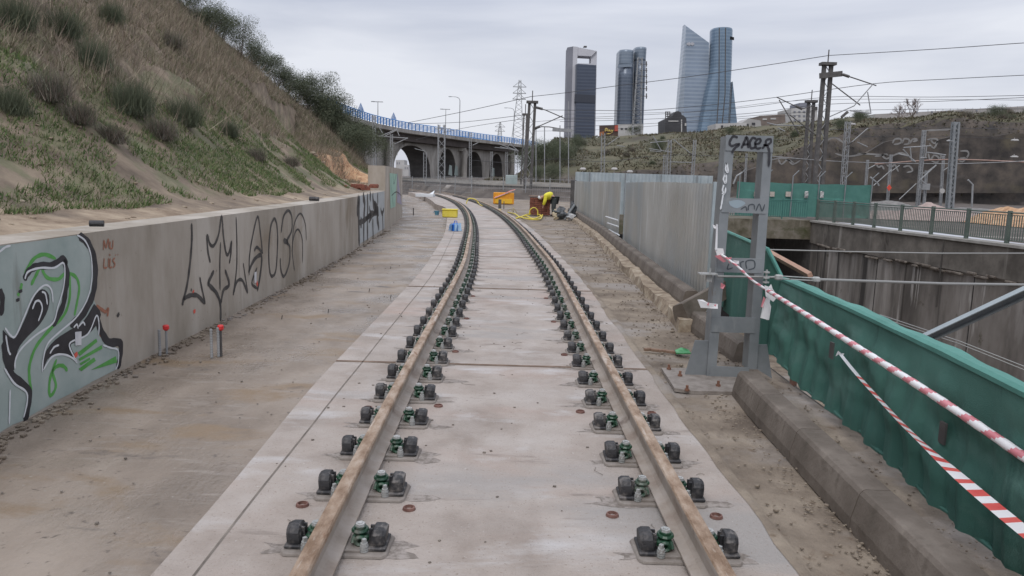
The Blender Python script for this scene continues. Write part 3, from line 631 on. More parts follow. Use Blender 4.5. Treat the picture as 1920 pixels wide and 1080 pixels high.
for P, w in (([(1325, 70), (1290, 62), (1265, 105), (1280, 130), (1318, 118), (1335, 120), (1300, 150), (1282, 182)], .022), ([(1350, 148), (1372, 100), (1388, 66), (1398, 100), (1400, 146)], .022), ([(1362, 120), (1400, 118)], .02), ([(1458, 80), (1432, 72), (1412, 105), (1420, 145), (1452, 140)], .022),
             ([(1445, 118), (1480, 110), (1490, 85), (1470, 80), (1450, 110), (1462, 148), (1495, 142)], .02), ([(1500, 150), (1525, 120), (1530, 90), (1560, 80), (1562, 105), (1530, 125), (1510, 118)], .02), ([(1535, 122), (1550, 160), (1552, 210), (1548, 280)], .022)): stroke(m, ZS(P), w, fplane, .003)
m.build('graffiti', M_pblack, ft)
m = MB()
for P in ([(1345, 590), (1380, 570), (1390, 600)], [(1400, 595), (1405, 560), (1440, 555), (1445, 590)], [(1455, 600), (1480, 550), (1500, 600), (1520, 550)], [(1260, 980), (1250, 1020), (1290, 1010)], [(1350, 1020), (1345, 975), (1370, 965)], [(1390, 1020), (1385, 965), (1440, 960), (1445, 1010), (1400, 1025)]): stroke(m, ZS(P), .012, fplane, .003)
m.build('graffiti', mat('faded_graffiti', [(.06, .07, .08)], rough=.7), ft)
m = MB()
def fpl2(x, y, e): return fplane(x, y, e)
for P in ([(1235, 250), (1228, 300), (1245, 320), (1240, 270), (1232, 252)], [(1225, 330), (1212, 370), (1228, 400), (1232, 350), (1222, 335)], [(1215, 410), (1205, 450), (1222, 470), (1228, 430)], [(1210, 480), (1200, 540), (1190, 590)], [(1220, 480), (1200, 470)]): stroke(m, ZS([(a+9, b) for a, b in P]), .014, fplane, .003)
m.build('graffiti', M_pwhite, ft)
m = MB(); fillp(m, ZS([(1260, 530), (1330, 520), (1380, 545), (1320, 580), (1270, 560)]), fplane, .002); m.build('graffiti', mat('pale_blue_smear', [(.27, .33, .37)], rough=.7), ft)
# tie rod with turnbuckle and other cables
t = thing('tie_rod', 'long steel tie rod with a turnbuckle running right from the steel frame', 'tie rod', fr(1345, 517))
A = DY(1345, 518, 6.70); B = DY(1460, 520, 6.72); C_ = DY(1530, 524, 6.8); D_ = DY(2000, 535, 7.4)
m = MB(); m.tube([C_, (C_+D_)/2-V(0, 0, .012), D_], .013, 8); m.tube([A, B], .011, 8); m.build('rod', M_wirel, t)
m = MB(); e = V(0, 0, .012); m.tube([B-e, C_-e], .006, 6); m.tube([B+e, C_+e], .006, 6)
for q in (B, C_): m.box(q, (.07, .05, .05), b=.01)
m.build('turnbuckle', M_zinc, t)
m = MB(); q = DY(1437, 518, 6.66)
for dz in (-.06, -.02, .03): m.cyl((q[0], q[1], q[2]+dz), .03, .012, 8)
m.cyl((q[0], q[1], q[2]-.07), .01, .13, 6); m.build('bolt', M_zinc, t)
m = MB(); m.tube([DY(1436, 468, 12), DY(1600, 472, 12), DY(1760, 475, 12), DY(2000, 475, 12)], .012, 5); tag(m.build('pit_cable', M_wirel), 'thin cable stretched level across the pit above the tie rod', 'cable')
for dy in (0, 5): m = MB(); m.tube([DY(1650, 590+dy, 16), DY(1800, 640+dy, 14.5), DY(2000, 718+dy*1.5, 13)], .012, 5); tag(m.build('pit_cable', M_wirel), f'{"upper" if dy == 0 else "lower"} of two thin cables sloping down to the right before the stained wall', 'cable')
t = thing('strut_beam', 'grey steel channel strut slanting up to the right over the pit', 'beam', DY(1715, 640, 9.5))
P0, P1 = DY(1660, 668, 9.9), DY(2010, 505, 8.2); up = V(0, -.3, 1); up /= np.linalg.norm(up)
m = MB(); m.bar(P0, P1, .11, .012, (0, 1, 0)); m.build('web', M_steel, t)
for s_ in (1, -1):
    d = (P1-P0); n_ = np.cross(d, V(0, 1, 0)); n_ /= np.linalg.norm(n_); n_ = n_ if n_[2] > 0 else -n_
    m = MB(); m.bar(P0+n_*s_*.055+V(0, -.03, 0), P1+n_*s_*.055+V(0, -.03, 0), .012, .08, (0, 1, 0)); m.build('flange', M_galv2 if s_ > 0 else M_steel, t)
m = MB(); m.bar(DY(1436, 470, 8.8), DY(1519, 516, 7.6), .05, .05); tag(m.build('brown_pipe', mat('salmon_pipe', [(.33, .19, .13), (.42, .26, .19)], 6, .7)), 'slanting brownish square tube poking past the green net corner', 'tube')

# ---------------- green net barrier ----------------
netb = [(2.30, 1.3), (2.33, 2.3), (2.36, 3.2), (2.37, 3.9), (2.42, 4.6), (2.52, 5.8), (2.54, 7.0)]
topp = [G(p[0], p[1], .89)[:2] for p in [(2100, 835), (1920, 735), (1830, 693), (1740, 650), (1660, 612), (1600, 585), (1520, 548), (1455, 520)]]
print('nettop', np.round(topp, 2).tolist())
N_ = 150; Vn = 26; tb = np.array(netb); tt_ = np.array(topp)
def along(P, u): 
    P = np.array(P); L = np.concatenate([[0], np.cumsum(np.hypot(*np.diff(P, axis=0).T))]); return np.interp(u*L[-1], L, P[:, 0]), np.interp(u*L[-1], L, P[:, 1])
yy = np.linspace(1.5, 7.1, N_); _tp = np.polyfit(tt_[:, 1], tt_[:, 0], 2); tx = np.polyval(_tp, yy); bx = np.interp(yy, tb[:, 1], tb[:, 0])
gx = np.zeros((N_, Vn)); gy = gx.copy(); gz = gx.copy()
for j in range(Vn):
    u = j/(Vn-1); bulge = .05*math.sin(u*math.pi); pl = (.006+.016*u)*(np.sin(yy*19+1.5*np.sin(yy*3))+.5*np.sin(yy*47+2*u+3*fbm(yy*2, yy*0+u)))*min(1, u*3)
    gx[:, j] = tx+(bx-tx)*u-bulge*.6+pl+.16*(fbm(yy*1.1, yy*0+u*2.2)-.5)*math.sin(u*math.pi)+.03*np.abs(np.sin(yy*2.2+u*5))*math.sin(u*math.pi)
    gy[:, j] = yy; zb = .06+.05*(fbm(yy*1.1, yy*0+7)-.5)+.10*smooth((yy-6.2)/.8); gz[:, j] = .89+(zb-.89)*u
nt_ = thing('net_barrier', 'waist-high railing wrapped in green shade net beside the near kerb row', 'barrier', (2.45, 4, 0))
o = gridmesh('shade_net', gx, gy, gz, M_net); o.parent = nt_; o.location = (-2.45, -4, 0)
m = MB(); rings = []
for i, y in enumerate(np.linspace(1.5, 7.15, 60)):
    x = float(np.polyval(_tp, y)); w = .005*math.sin(y*5)+.003*math.sin(y*13)
    rings.append([(x-.014, y, .88), (x-.016, y, .905+w*.3), (x+.01, y, .918+w*.2), (x+.085+w, y, .912+w), (x+.09+w, y, .90), (x+.03, y, .885)])
m.loft(rings); m.build('folded_top', M_nettop, nt_)
m = MB(); L = [(float(np.interp(y, tb[:, 1], tb[:, 0]))+.02+.012*math.sin(y*9), y, .07+.05*(float(fbm(y*1.1, 7.))-.5)+.1*float(smooth((y-6.2)/.8))) for y in np.linspace(1.5, 7.1, 70)]
m.tube(L, [.014+.006*math.sin(i*1.3) for i in range(70)], 7); m.build('gathered_hem', M_net, nt_)
for a, b in ((1567, 657), (1778, 812)):
    q = G(a, b, .5); d = ray(a, b); X_ = 2.395; q = cC+d*(X_/d[0]); m = MB(); m.box((q[0]-.03, q[1], q[2]), (.012, .055, .12)); m.build('torn_hole', M_steeld, nt_)
for y in np.arange(1.8, 7.2, 1.25): 
    x = float(np.interp(y, tb[:, 1], tb[:, 0]))+.14; m = MB(); m.box((x, y, .40), (.05, .05, .96)); m.build('post', M_rustp, nt_)
# raised panel behind the frame
n2 = thing('net_screen', 'taller green net panel sloping down behind the steel frame', 'net', (2.6, 8, 0))
A0, A1, A2 = G(1352, 431, 1.15), G(1440, 470, 1.15), G(1476, 542, .80)
pt = [A0+(A1-A0)*t for t in np.linspace(0, 1, 18)]+[A1+(A2-A1)*t for t in np.linspace(.2, 1, 5)]
gx = np.zeros((len(pt), 12)); gy = gx.copy(); gz = gx.copy()
for i, q in enumerate(pt):
    for j in range(12):
        u = j/11; gx[i, j] = q[0]+.02*math.sin(i*2.1+u*2)*min(1, u*3)+.05*math.sin(u*3)*(fbm(i*.4, u*2.)-.5); gy[i, j] = q[1]; gz[i, j] = q[2]+(.12-q[2])*u
o = gridmesh('shade_net', gx, gy, gz, M_net); o.parent = n2; o.location = (-2.6, -8, 0)
m = MB(); m.tube([q+V(0, 0, .01) for q in pt], .022, 6); m.build('folded_top', M_nettop, n2)
m = MB(); m.bar(A0+V(.03, 0, 0), V(A0[0]+.03, A0[1], -.1), .04, .04); m.build('post', M_rustp, n2)
# ---------------- barrier tapes ----------------
def tape_rope(name, pts, r0, r1, turns, mats, label, cat='tape', flat=.55):
    P = cr_spline(pts, 14); n = 10; L = len(P); m = MB(); lens = np.concatenate([[0], np.cumsum([np.linalg.norm(P[i+1]-P[i]) for i in range(L-1)])])
    m.tube(P, [r0+(r1-r0)*i/(L-1)+.0012*math.sin(i*.9)+.0008*math.sin(i*2.3) for i in range(L)], n); k = 0
    for i in range(L-1):
        for j in range(n):
            ph = (lens[i]/turns+j/n)%1.; m.m[k] = 1 if ph < .42 else 0; k += 1
    return m.build(name, mats, smooth_=True)
def resample(P, d):
    P = np.array(P); L = np.concatenate([[0], np.cumsum(np.linalg.norm(np.diff(P, axis=0), axis=1))]); u = np.arange(0, L[-1], d); return [np.array([np.interp(a, L, P[:, k]) for k in range(3)]) for a in u]
tt = thing('barrier_tape', 'thick twisted red and white tape stretched from the steel frame to the right edge', 'tape', DY(1440, 545, 6.5))
def depthpt(x, y, Y): return DY(x, y, Y)
def rope(P, r0, r1, pitch, nm='tape_run', sd=None, mr_=None):
    P = resample(cr_spline(P, 8), .012); n = 10; L = len(P); m = MB()
    m.tube(P, [r0+(r1-r0)*i/(L-1)+.0008*math.sin(i*.31)+.0006*math.sin(i*.83) for i in range(L)], n); k = 0
    for i in range(L-1):
        for j in range(n): m.m[k] = 1 if ((i*.012/pitch+j/n) % 1.) < .40 else 0; k += 1
    return m.build(nm, [M_white, mr_ or M_pink], tt, smooth_=True)
rope([DY(1440, 545, 6.45), DY(1512, 590, 5.45), DY(1600, 646, 4.7), DY(1720, 722, 3.95), DY(1820, 788, 3.5), DY(1990, 905, 2.95)], .018, .023, .17)
rope([DY(1342, 470, 6.68), DY(1380, 497, 6.6), DY(1410, 525, 6.57), DY(1440, 545, 6.55)], .010, .012, .09)
rng2 = np.random.default_rng(3)
def crumple(name, pix, Y, par, mats=None, r=.0):
    m = MB(); 
    for P, mi in pix: m.prism([DY(x, y, Y+rng2.uniform(-.02, .0)) for x, y in P], (0, .006, 0), mi)
    return m.build(name, mats or [M_white, M_pink], par)
crumple('knot', [([(1434, 535), (1448, 540), (1458, 556), (1450, 566), (1436, 556)], 0), ([(1438, 556), (1444, 560), (1440, 600), (1426, 596), (1430, 575)], 0), ([(1440, 560), (1446, 575), (1442, 600), (1437, 600)], 0), ([(1432, 556), (1437, 562), (1431, 578), (1427, 575)], 1), ([(1440, 540), (1446, 533), (1450, 545)], 0)], 6.52, tt)
crumple('loose_end', [([(1340, 465), (1356, 466), (1358, 476), (1345, 480)], 0), ([(1350, 466), (1358, 470), (1352, 474)], 1), ([(1343, 420), (1346, 421), (1345, 468), (1341, 468)], 0), ([(1336, 421), (1346, 425), (1344, 430), (1338, 427)], 0), ([(1362, 484), (1372, 482), (1368, 494)], 1), ([(1375, 488), (1386, 489), (1385, 495), (1376, 494)], 0), ([(1340, 480), (1350, 478), (1362, 490), (1356, 492)], 1), ([(1352, 530), (1360, 535), (1356, 542), (1351, 540)], 1)], 6.66, tt)
crumple('loose_end', [([(1308, 562), (1318, 562), (1328, 568), (1346, 570), (1346, 579), (1330, 578), (1314, 577)], 0), ([(1322, 566), (1330, 568), (1328, 574)], 1), ([(1336, 570), (1343, 571), (1342, 575)], 1)], 6.64, tt)
m2 = thing('barrier_tape', 'flat red and white tape tied to the green net, sagging to the lower right', 'tape', DY(1575, 665, 4.7))
P = [DY(1575, 663, 5.0), DY(1605, 700, 4.7), DY(1650, 750, 4.3), DY(1700, 803, 3.9), DY(1770, 868, 3.45), DY(1860, 946, 3.05), DY(2000, 1060, 2.6)]
P = resample(cr_spline(P, 8), .02); m = MB(); L = len(P); A = []; B = []
for i, p in enumerate(P):
    w = min(.072, .028+.07*i/L); tw = .25*math.sin(i*.05); d = P[min(i+1, L-1)]-P[max(i-1, 0)]; n_ = np.cross(d, V(.2*tw, -1, .25)); n_ /= np.linalg.norm(n_); A.append(p+n_*w/2); B.append(p-n_*w/2)
for i in range(L-1):
    ph = (i*.02/.115) % 1; m.add([A[i], A[i+1], B[i+1], B[i]], [(0, 1, 2, 3)], 1 if (ph < .42 and i*.02 > .35) else 0)
m.build('tape_run', [M_white, M_red], m2)
m = MB(); 
for a, b, c in (((1567, 668), (1577, 662), (1572, 658)), ((1575, 664), (1583, 663), (1580, 668))): m.prism([DY(*a, 4.98), DY(*b, 4.98), DY(*c, 4.98)], (0, .005, 0))
m.build('knot', M_white, m2)

# ---------------- corrugated fence ----------------
def corr(P, z0, z1, pitch, dep, mt, name, label, cat='fence', zf=None, par=None, jag=0):
    P = resample([(p[0], p[1], 0) for p in P], pitch/4); m = MB(); L = len(P); A = []; B = []
    for i, p in enumerate(P):
        t = P[min(i+1, L-1)]-P[max(i-1, 0)]; n = V(-t[1], t[0], 0); n /= np.linalg.norm(n)+1e-9; o = (0, 1, 1, 0)[i % 4]*dep; pn = i//int(4*.8/pitch*1.0+1)
        zt = z1+(.012*math.sin(pn*12.9) if jag else 0); A.append(p+n*o+V(0, 0, z0)); B.append(p+n*o+V(0, 0, zt))
    A2 = [q+V(.0015, .0015, 0) for q in A]
    m.add(A+B, [(i, i+1, L+i+1, L+i) for i in range(L-1)]); return m.build(name, mt, par)
FO = .62
fence_path = [(float(lx(y))+FO, y) for y in np.arange(9.2, 41.3, 1.)]
def fsub(y0, y1): return [(float(lx(max(y, 9)))+FO, y) for y in np.linspace(y0, y1, 14)]
fe = thing('sheet_fence', 'near run of tall grey corrugated sheet metal fence behind the kerb', 'fence', (fence_path[0][0], 15, 0))
yg = float((lambda d: 0)(0)); 
def fence_y(px):  # y along the fence line whose top meets this column
    best = min(np.arange(8, 42, .05), key=lambda y: abs(PXX((float(lx(max(y, 9)))+FO, y, 1.0))-px)); return float(best)
y_r, y_g1, y_g0, y_l = fence_y(1333), fence_y(1174), fence_y(1162), 41.2
print('fence ys', y_r, y_g1, y_g0)
corr(fsub(y_r, y_g1), -.3, 1.80, .19, .05, M_galv, 'corrugated_sheet', '', par=fe, jag=1)
m = MB(); q = fsub(y_r, y_r+.2)[0]; m.box((q[0], q[1]-.03, .75), (.05, .05, 2.15)); m.build('end_post', M_galv2, fe)
fe2 = thing('sheet_fence', 'far run of grey corrugated sheet metal fence beyond the gap with the ladder post', 'fence', (3.2, 30, 0))
corr(fsub(y_g0, y_l), -.3, 1.80, .19, .05, M_galv, 'corrugated_sheet', '', par=fe2, jag=1)
q = (lx(41)+.1, 41.4); m = MB(); m.box((q[0]+.42, q[1], .9), (.30, .06, 1.9)); m.build('end_post', M_steeld, fe2)
lp = thing('ladder_post', 'narrow lattice ladder post standing in the gap between the two fence runs', 'post', (float(lx(y_g1))+FO, (y_g1+y_g0)/2, 0))
xg = float(lx(y_g1))+FO; yg = (y_g1+y_g0)/2
for d in (-.12, .12): m = MB(); m.box((xg+.12+d*.1, yg+d*2.2, .8), (.05, .05, 2.1)); m.build('upright', M_galv2, lp)
for k in range(9): m = MB(); m.box((xg+.12, yg, .1+.2*k), (.03, .50, .03)); m.build('rung', M_galv2, lp)
for i, (a, b) in enumerate((((1136, 406), (1158, 413)), ((1139, 418), (1159, 425)), ((1142, 431), (1161, 441)))):
    m = MB(); Yp = y_g0+.8; m.tube([DY(*a, Yp), DY(*b, Yp-1.2)], .022, 6); tag(m.build('white_tube', M_pwhite), ['upper', 'middle', 'lower'][i]+' of three short white tubes on the fence by the ladder post', 'tube', 'white tubes on the fence')
m = MB(); bfp = [(float(q[0]), 43.) for q in (DY(1079, 330, 43), DY(1339, 335, 43))]; fb = thing('sheet_fence', 'pale bluish corrugated fence standing across behind, its top edge showing', 'fence', (7, 43, 0))
corr([bfp[0], bfp[1]], -.2, 2.33, .42, .06, M_galv2, 'corrugated_sheet', '', par=fb)
for xx in np.linspace(bfp[0][0]+.8, bfp[1][0]-1, 4): m = MB(); m.box((xx, 42.9, 1.1), (.06, .06, 2.5)); m.build('post', M_steel, fb)
# ---------------- ground sheet, bank, right hill ----------------
def yb(x): x = np.asarray(x, float); return np.where(x < -4, 71-3.1*(x+4), 71-.45*(x+4))
_hp = [(940, 300), (1000, 277), (1060, 268), (1120, 260), (1200, 251), (1300, 245), (1400, 240), (1500, 229), (1640, 220), (1780, 217), (1920, 212), (2100, 205)]
_hx = [float(DY(a, b, 175)[0]) for a, b in _hp]; _hz = [float(DY(a, b, 175)[2]) for a, b in _hp]
def hillz(x, y):
    x = np.asarray(x, float); y = np.asarray(y, float); xe = x*175/np.maximum(y, 100)
    top = np.interp(xe, _hx, _hz); fs = np.interp(xe, [0, 25, 60, 75, 110], [.10, .33, .42, .66, .72])*(.94+.12*vnoise(xe*.12, xe*0+3))
    y0 = 120+5*(vnoise(xe*.07, xe*0+9)-.5)+np.interp(xe, [-10, 20], [8, 0])
    f = fs*smooth((y-y0)/5)+(1-fs)*np.clip((y-y0-5)/(170-y0), 0, 1)**.9
    z = (top-.3)*f*np.interp(xe, [-1, 9], [0, 1]); z = z+(fbm(x*.12, y*.12)-.5)*2.2*smooth((y-y0)/12)*np.interp(xe, [1, 12], [0, 1])
    return np.where(y > 176, np.maximum(z-(y-176)*.02, 0), z)
def gzf(x, y):
    x = np.asarray(x, float); y = np.asarray(y, float); d = y-yb(x); amp = np.interp(x, [-200, -40, 8, 16], [1, 1, 1, .06])
    z = -.10-.34*smooth((cxf(np.clip(y, 0, 95))-1.0-x)/1.2)*(y < 110)
    z = z*(1-smooth(d/3))+amp*(.95*smooth(d/4)+1.0*smooth((d-25)/50))
    return z+hillz(x, y)+.05*(fbm(x*.3, y*.3)-.5)*2
xs = np.concatenate([[-900, -500, -250, -150, -100, -70], np.arange(-50, -20, 3.), np.arange(-20, 8, .8), np.arange(8, 150, 2.2), [165, 190, 230, 300, 450, 700, 1100]])
ys = np.concatenate([[-60, -20], np.arange(8, 41, 4.), [41.8, 43.3], np.arange(44.5, 100, 1.1), np.arange(100, 135, 1.2), np.arange(135, 190, 3.), [200, 220, 260, 330, 500, 800, 1300, 2200, 3500]])
gx, gy = np.meshgrid(xs, ys); gz = gzf(gx, gy)
gz = np.where((gy < 41) & (gx > 15), -.02, gz)
cxm = (xs[:-1]+xs[1:])/2; cym = (ys[:-1]+ys[1:])/2; CX, CY = np.meshgrid(cxm, cym)
mask = ~((CY < 43.2) & (CX < 18.5))
def ex_ground(m, b, tc, colout):
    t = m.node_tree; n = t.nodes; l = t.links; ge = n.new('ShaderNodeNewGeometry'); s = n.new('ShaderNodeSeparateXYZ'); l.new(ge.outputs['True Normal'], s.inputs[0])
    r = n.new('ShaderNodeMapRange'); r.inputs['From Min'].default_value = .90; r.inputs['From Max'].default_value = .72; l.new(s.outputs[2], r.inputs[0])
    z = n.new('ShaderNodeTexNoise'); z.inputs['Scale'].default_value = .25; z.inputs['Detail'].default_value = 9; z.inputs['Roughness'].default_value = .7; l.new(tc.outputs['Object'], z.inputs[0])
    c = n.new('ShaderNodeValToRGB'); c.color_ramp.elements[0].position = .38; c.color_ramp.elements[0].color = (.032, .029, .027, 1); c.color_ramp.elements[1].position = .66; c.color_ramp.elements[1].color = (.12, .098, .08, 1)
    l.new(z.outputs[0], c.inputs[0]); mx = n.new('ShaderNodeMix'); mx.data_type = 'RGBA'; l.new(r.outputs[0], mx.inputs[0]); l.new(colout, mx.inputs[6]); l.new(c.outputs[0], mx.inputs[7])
    # scrub-covered height: greener on the hill, gravelly on the flat
    p = n.new('ShaderNodeSeparateXYZ'); l.new(ge.outputs['Position'], p.inputs[0]); r2 = n.new('ShaderNodeMapRange'); r2.inputs['From Min'].default_value = 2.2; r2.inputs['From Max'].default_value = 3.2; l.new(p.outputs[2], r2.inputs[0])
    z3 = n.new('ShaderNodeTexNoise'); z3.inputs['Scale'].default_value = .09; z3.inputs['Detail'].default_value = 10; z3.inputs['Roughness'].default_value = .65; l.new(tc.outputs['Object'], z3.inputs[0])
    c3 = n.new('ShaderNodeValToRGB'); e = c3.color_ramp.elements; e[0].position = .36; e[0].color = (.06, .05, .036, 1); e[1].position = .64; e[1].color = (.125, .108, .066, 1); q = e.new(.5); q.color = (.082, .078, .045, 1); l.new(z3.outputs[0], c3.inputs[0])
    m3 = n.new('ShaderNodeMix'); m3.data_type = 'RGBA'; l.new(r2.outputs[0], m3.inputs[0]); l.new(mx.outputs[2], m3.inputs[6])
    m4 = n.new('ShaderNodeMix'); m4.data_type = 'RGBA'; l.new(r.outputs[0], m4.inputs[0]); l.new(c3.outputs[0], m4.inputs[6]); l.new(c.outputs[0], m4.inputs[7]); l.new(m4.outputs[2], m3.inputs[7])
    l.new(m3.outputs[2], b.inputs['Base Color'])
M_ground = mat('rail_yard_ground', [(.055, .044, .037), (.085, .07, .06), (.125, .108, .092)], .5, .95, .5, 8, extra=ex_ground, stains=[((.30, .27, .24), .12, .6, .66, (.4, 1.5, 1))])
struct(gridmesh('ground', gx, gy, gz, M_ground, mask))
# pit
m = MB(); m.add([(2.2, -20, -7), (20, -20, -7), (20, 60, -7), (2.2, 60, -7)], [(0, 1, 2, 3)]); struct(m.build('pit_floor', M_dirt))
m = MB(); L = [(2.68, -6), (2.68, 9), (3.0, 10)]+[(float(lx(y))+.85, float(y)) for y in np.arange(12, 44, 2.)]
m.add([(x, y, -7) for x, y in L]+[(x, y, -.06) for x, y in L], [(i, i+1, len(L)+i+1, len(L)+i) for i in range(len(L)-1)]); struct(m.build('pit_side', M_walldk))
RW = [tuple(G(1525, 413, 0)[:2]), tuple(G(1640, 428, 0)[:2]), tuple(G(1920, 461, 0)[:2]), tuple(G(2100, 484, 0)[:2])]
d = np.array(RW[3])-np.array(RW[0]); d /= np.linalg.norm(d); RW.append(tuple(np.array(RW[3])+d*16)); print('RW', np.round(RW, 2).tolist())
rw = thing('pit_wall', 'tall stained concrete wall along the far side of the pit', 'wall', (RW[0][0], RW[0][1], -7))
m = MB(); pts = resample([(x, y, 0) for x, y in RW], .5); rings = []
for p in pts: rings.append([(p[0], p[1], -7), (p[0], p[1], -1.35+.06*math.sin(p[1]*3)), (p[0]-.10, p[1], -1.28), (p[0]-.10, p[1], -.10), (p[0]+.5, p[1], -.10), (p[0]+.5, p[1], -7)])
m.loft(rings); m.build('wall_body', M_walldk, rw); m = MB(); m.loft([[(p[0]-.104, p[1], -1.27), (p[0]-.104, p[1], -.10), (p[0]-.02, p[1], -.10), (p[0]-.02, p[1], -1.27)] for p in pts]); m.build('upper_band', mat('grimy_upper_concrete', [(.075, .066, .056), (.115, .102, .088), (.17, .152, .132)], .9, .95, .4, 6, stains=[((.26, .24, .215), .6, .6, .68, (1, 1.6, .1)), ((.04, .034, .028), .8, .58, .66, (1, 1, .3))]), rw); m = MB()
for k in range(3, len(pts)-1):
    p = pts[k]; w_ = rng.uniform(.05, .28)
    if rng.random() < .7: m.box((p[0]-.14, p[1], -1.30+rng.uniform(-.08, .05)), (.09, rng.uniform(.3, 1.3), .09), b=.02)
m.build('spalled_edge', mat('broken_edge', [(.06, .045, .035), (.24, .21, .18)], 3, .95, .8, 9), rw)
m = MB(); rings = [[(p[0]-.2, p[1], -.10), (p[0]-.2, p[1], .0), (p[0]+.6, p[1], .0), (p[0]+.6, p[1], -.10)] for p in pts]; m.loft(rings); m.build('coping', mat('pale_coping', [(.22, .21, .19), (.33, .315, .29)], 2, .9), rw)
m = MB()
for k in range(2, len(pts), 13):
    p = pts[k]; m.box((p[0]-.005, p[1], -4.2), (.03, .035, 5.7))
m.build('joint', mat('dark_wall_joint', [(.03, .028, .026)], rough=.95), rw)
m = MB()
for a, b, c in ((1598, 470, 640), (1664, 480, 600), (1700, 490, 606), (1770, 450, 580)):
    q = DY(a, b, 0.1); x_ = 17.35; q = cC+ray(a, b)*(x_/ray(a, b)[0]); q2 = cC+ray(a, c)*(x_/ray(a, c)[0]); m.tube([q, V(q[0], q[1], q2[2])], .03, 6)
m.build('drain_pipe', mat('dark_pipe', [(.05, .045, .04)], rough=.8), rw)
pb = thing('portal_beam', 'mossy concrete beam over the dark tunnel opening at the end of the pit', 'beam', (14, 43, -1))
xL = 3.6; xR = RW[0][0]; yP = RW[0][1]
m = MB(); m.hexa([(xL, yP, -1.1), (xR-.003, yP, -1.1), (xR-.003, yP+6, -1.1), (xL, yP+6, -1.1), (xL, yP, -.02), (xR-.003, yP, -.02), (xR-.003, yP+6, -.02), (xL, yP+6, -.02)]); m.build('beam_body', mat('mossy_concrete', [(.07, .06, .04), (.13, .115, .085), (.19, .17, .14)], 1.3, .95, .4, 8, stains=[((.05, .055, .02), 1.2, .55, .7, (.5, 1, 1)), ((.25, .23, .2), 2, .62, .72, (2, 2, .2))]), pb)
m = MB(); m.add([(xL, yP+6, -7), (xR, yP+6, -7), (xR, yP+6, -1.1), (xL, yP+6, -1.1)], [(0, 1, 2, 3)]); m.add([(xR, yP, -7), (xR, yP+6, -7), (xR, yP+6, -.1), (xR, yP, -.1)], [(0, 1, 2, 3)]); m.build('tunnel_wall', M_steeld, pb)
# railings on the rim
def railing(P, z0, h, nm, label, mt, post=2.0, bal=.12, r=.012, pw=.07, panel=False):
    P = resample([(p[0], p[1], 0) for p in P], bal); t = thing(nm, label, 'railing', (P[0][0], P[0][1], z0)); m = MB()
    pts = [p+V(0, 0, z0) for p in P]
    for zz, rr in ((h, .03), (h-.09, .016), (.12, .02)): m.tube([p+V(0, 0, zz) for p in pts[::6]+[pts[-1]]], rr, 5)
    m.build('rail', mt, t); m = MB()
    for i, p in enumerate(pts): m.bar(p+V(0, 0, .12), p+V(0, 0, h-.09), r*2, r*2)
    o = m.build('balusters', mt, t); k = int(post/bal)
    for p in pts[::k]: m = MB(); m.box((p[0], p[1], z0+h/2+.03), (pw, pw, h+.08)); m.build('post', mt, t)
    return t
railing([(12.4, 43.2), (xR, 43.2)], 0, 1.08, 'green_railing', 'teal baluster railing on the mossy beam in front of the green net fence', M_teal, 1.6, .13, .014, .05)
railing([(x+.2, y) for x, y in RW[:4]], 0, 1.12, 'green_railing', 'long grey green baluster railing on top of the stained pit wall', M_railgr, 2.2, .12, .013, .12)
nf = thing('net_fence', 'green net covered site fence with a straight top behind the teal railing', 'fence', (15, 46, 0))
A = DY(1383, 340, 46); B = DY(1637, 347, 46); zt = 2.12; L = []
m = MB(); nn_ = 40; xsn = np.linspace(A[0], B[0], nn_); zz = [float(np.interp(x, [A[0], B[0]], [A[2], B[2]]))-.05*abs(math.sin(i*.33)) for i, x in enumerate(xsn)]
m.add([(x, 46+.04*math.sin(i*1.3), .05) for i, x in enumerate(xsn)]+[(x, 46+.04*math.sin(i*1.3), zz[i]) for i, x in enumerate(xsn)], [(i, i+1, nn_+i+1, nn_+i) for i in range(nn_-1)]); m.build('shade_net', M_netfar, nf)
for x in np.linspace(A[0]+.1, B[0]-.1, 6): m = MB(); m.tube([(x, 45.9, 0), (x, 45.9, 2.5), (x+.3, 45.8, 2.85)], .035, 6); m.build('post', M_steel, nf)
m = MB()
for x, w, c in ((1418, 8, 1), (1448, 8, 1), (1478, 9, 1)): q = DY(x, 364, 45.9); m.box((q[0], q[1], q[2]), (w*.035, .02, .30))
m.build('sign_patch', mat('faded_sign', [(.36, .30, .26), (.44, .40, .36)], 8, .8), nf)
m = MB()
for x in (1512, 1541): q = DY(x, 365, 45.8); m.box(q, (.22, .1, .42), b=.03)
m.build('white_box', mat('white_dark_box', [(.08, .08, .08), (.6, .6, .58)], 6, .6), nf)
m = MB(); q = DY(1384, 400, 40); m.box((q[0], 42.6, .6), (.28, .2, 3.4)); tag(m.build('steel_post', M_rustp), 'rusty steel post standing at the pit end, seen through the frame', 'post')

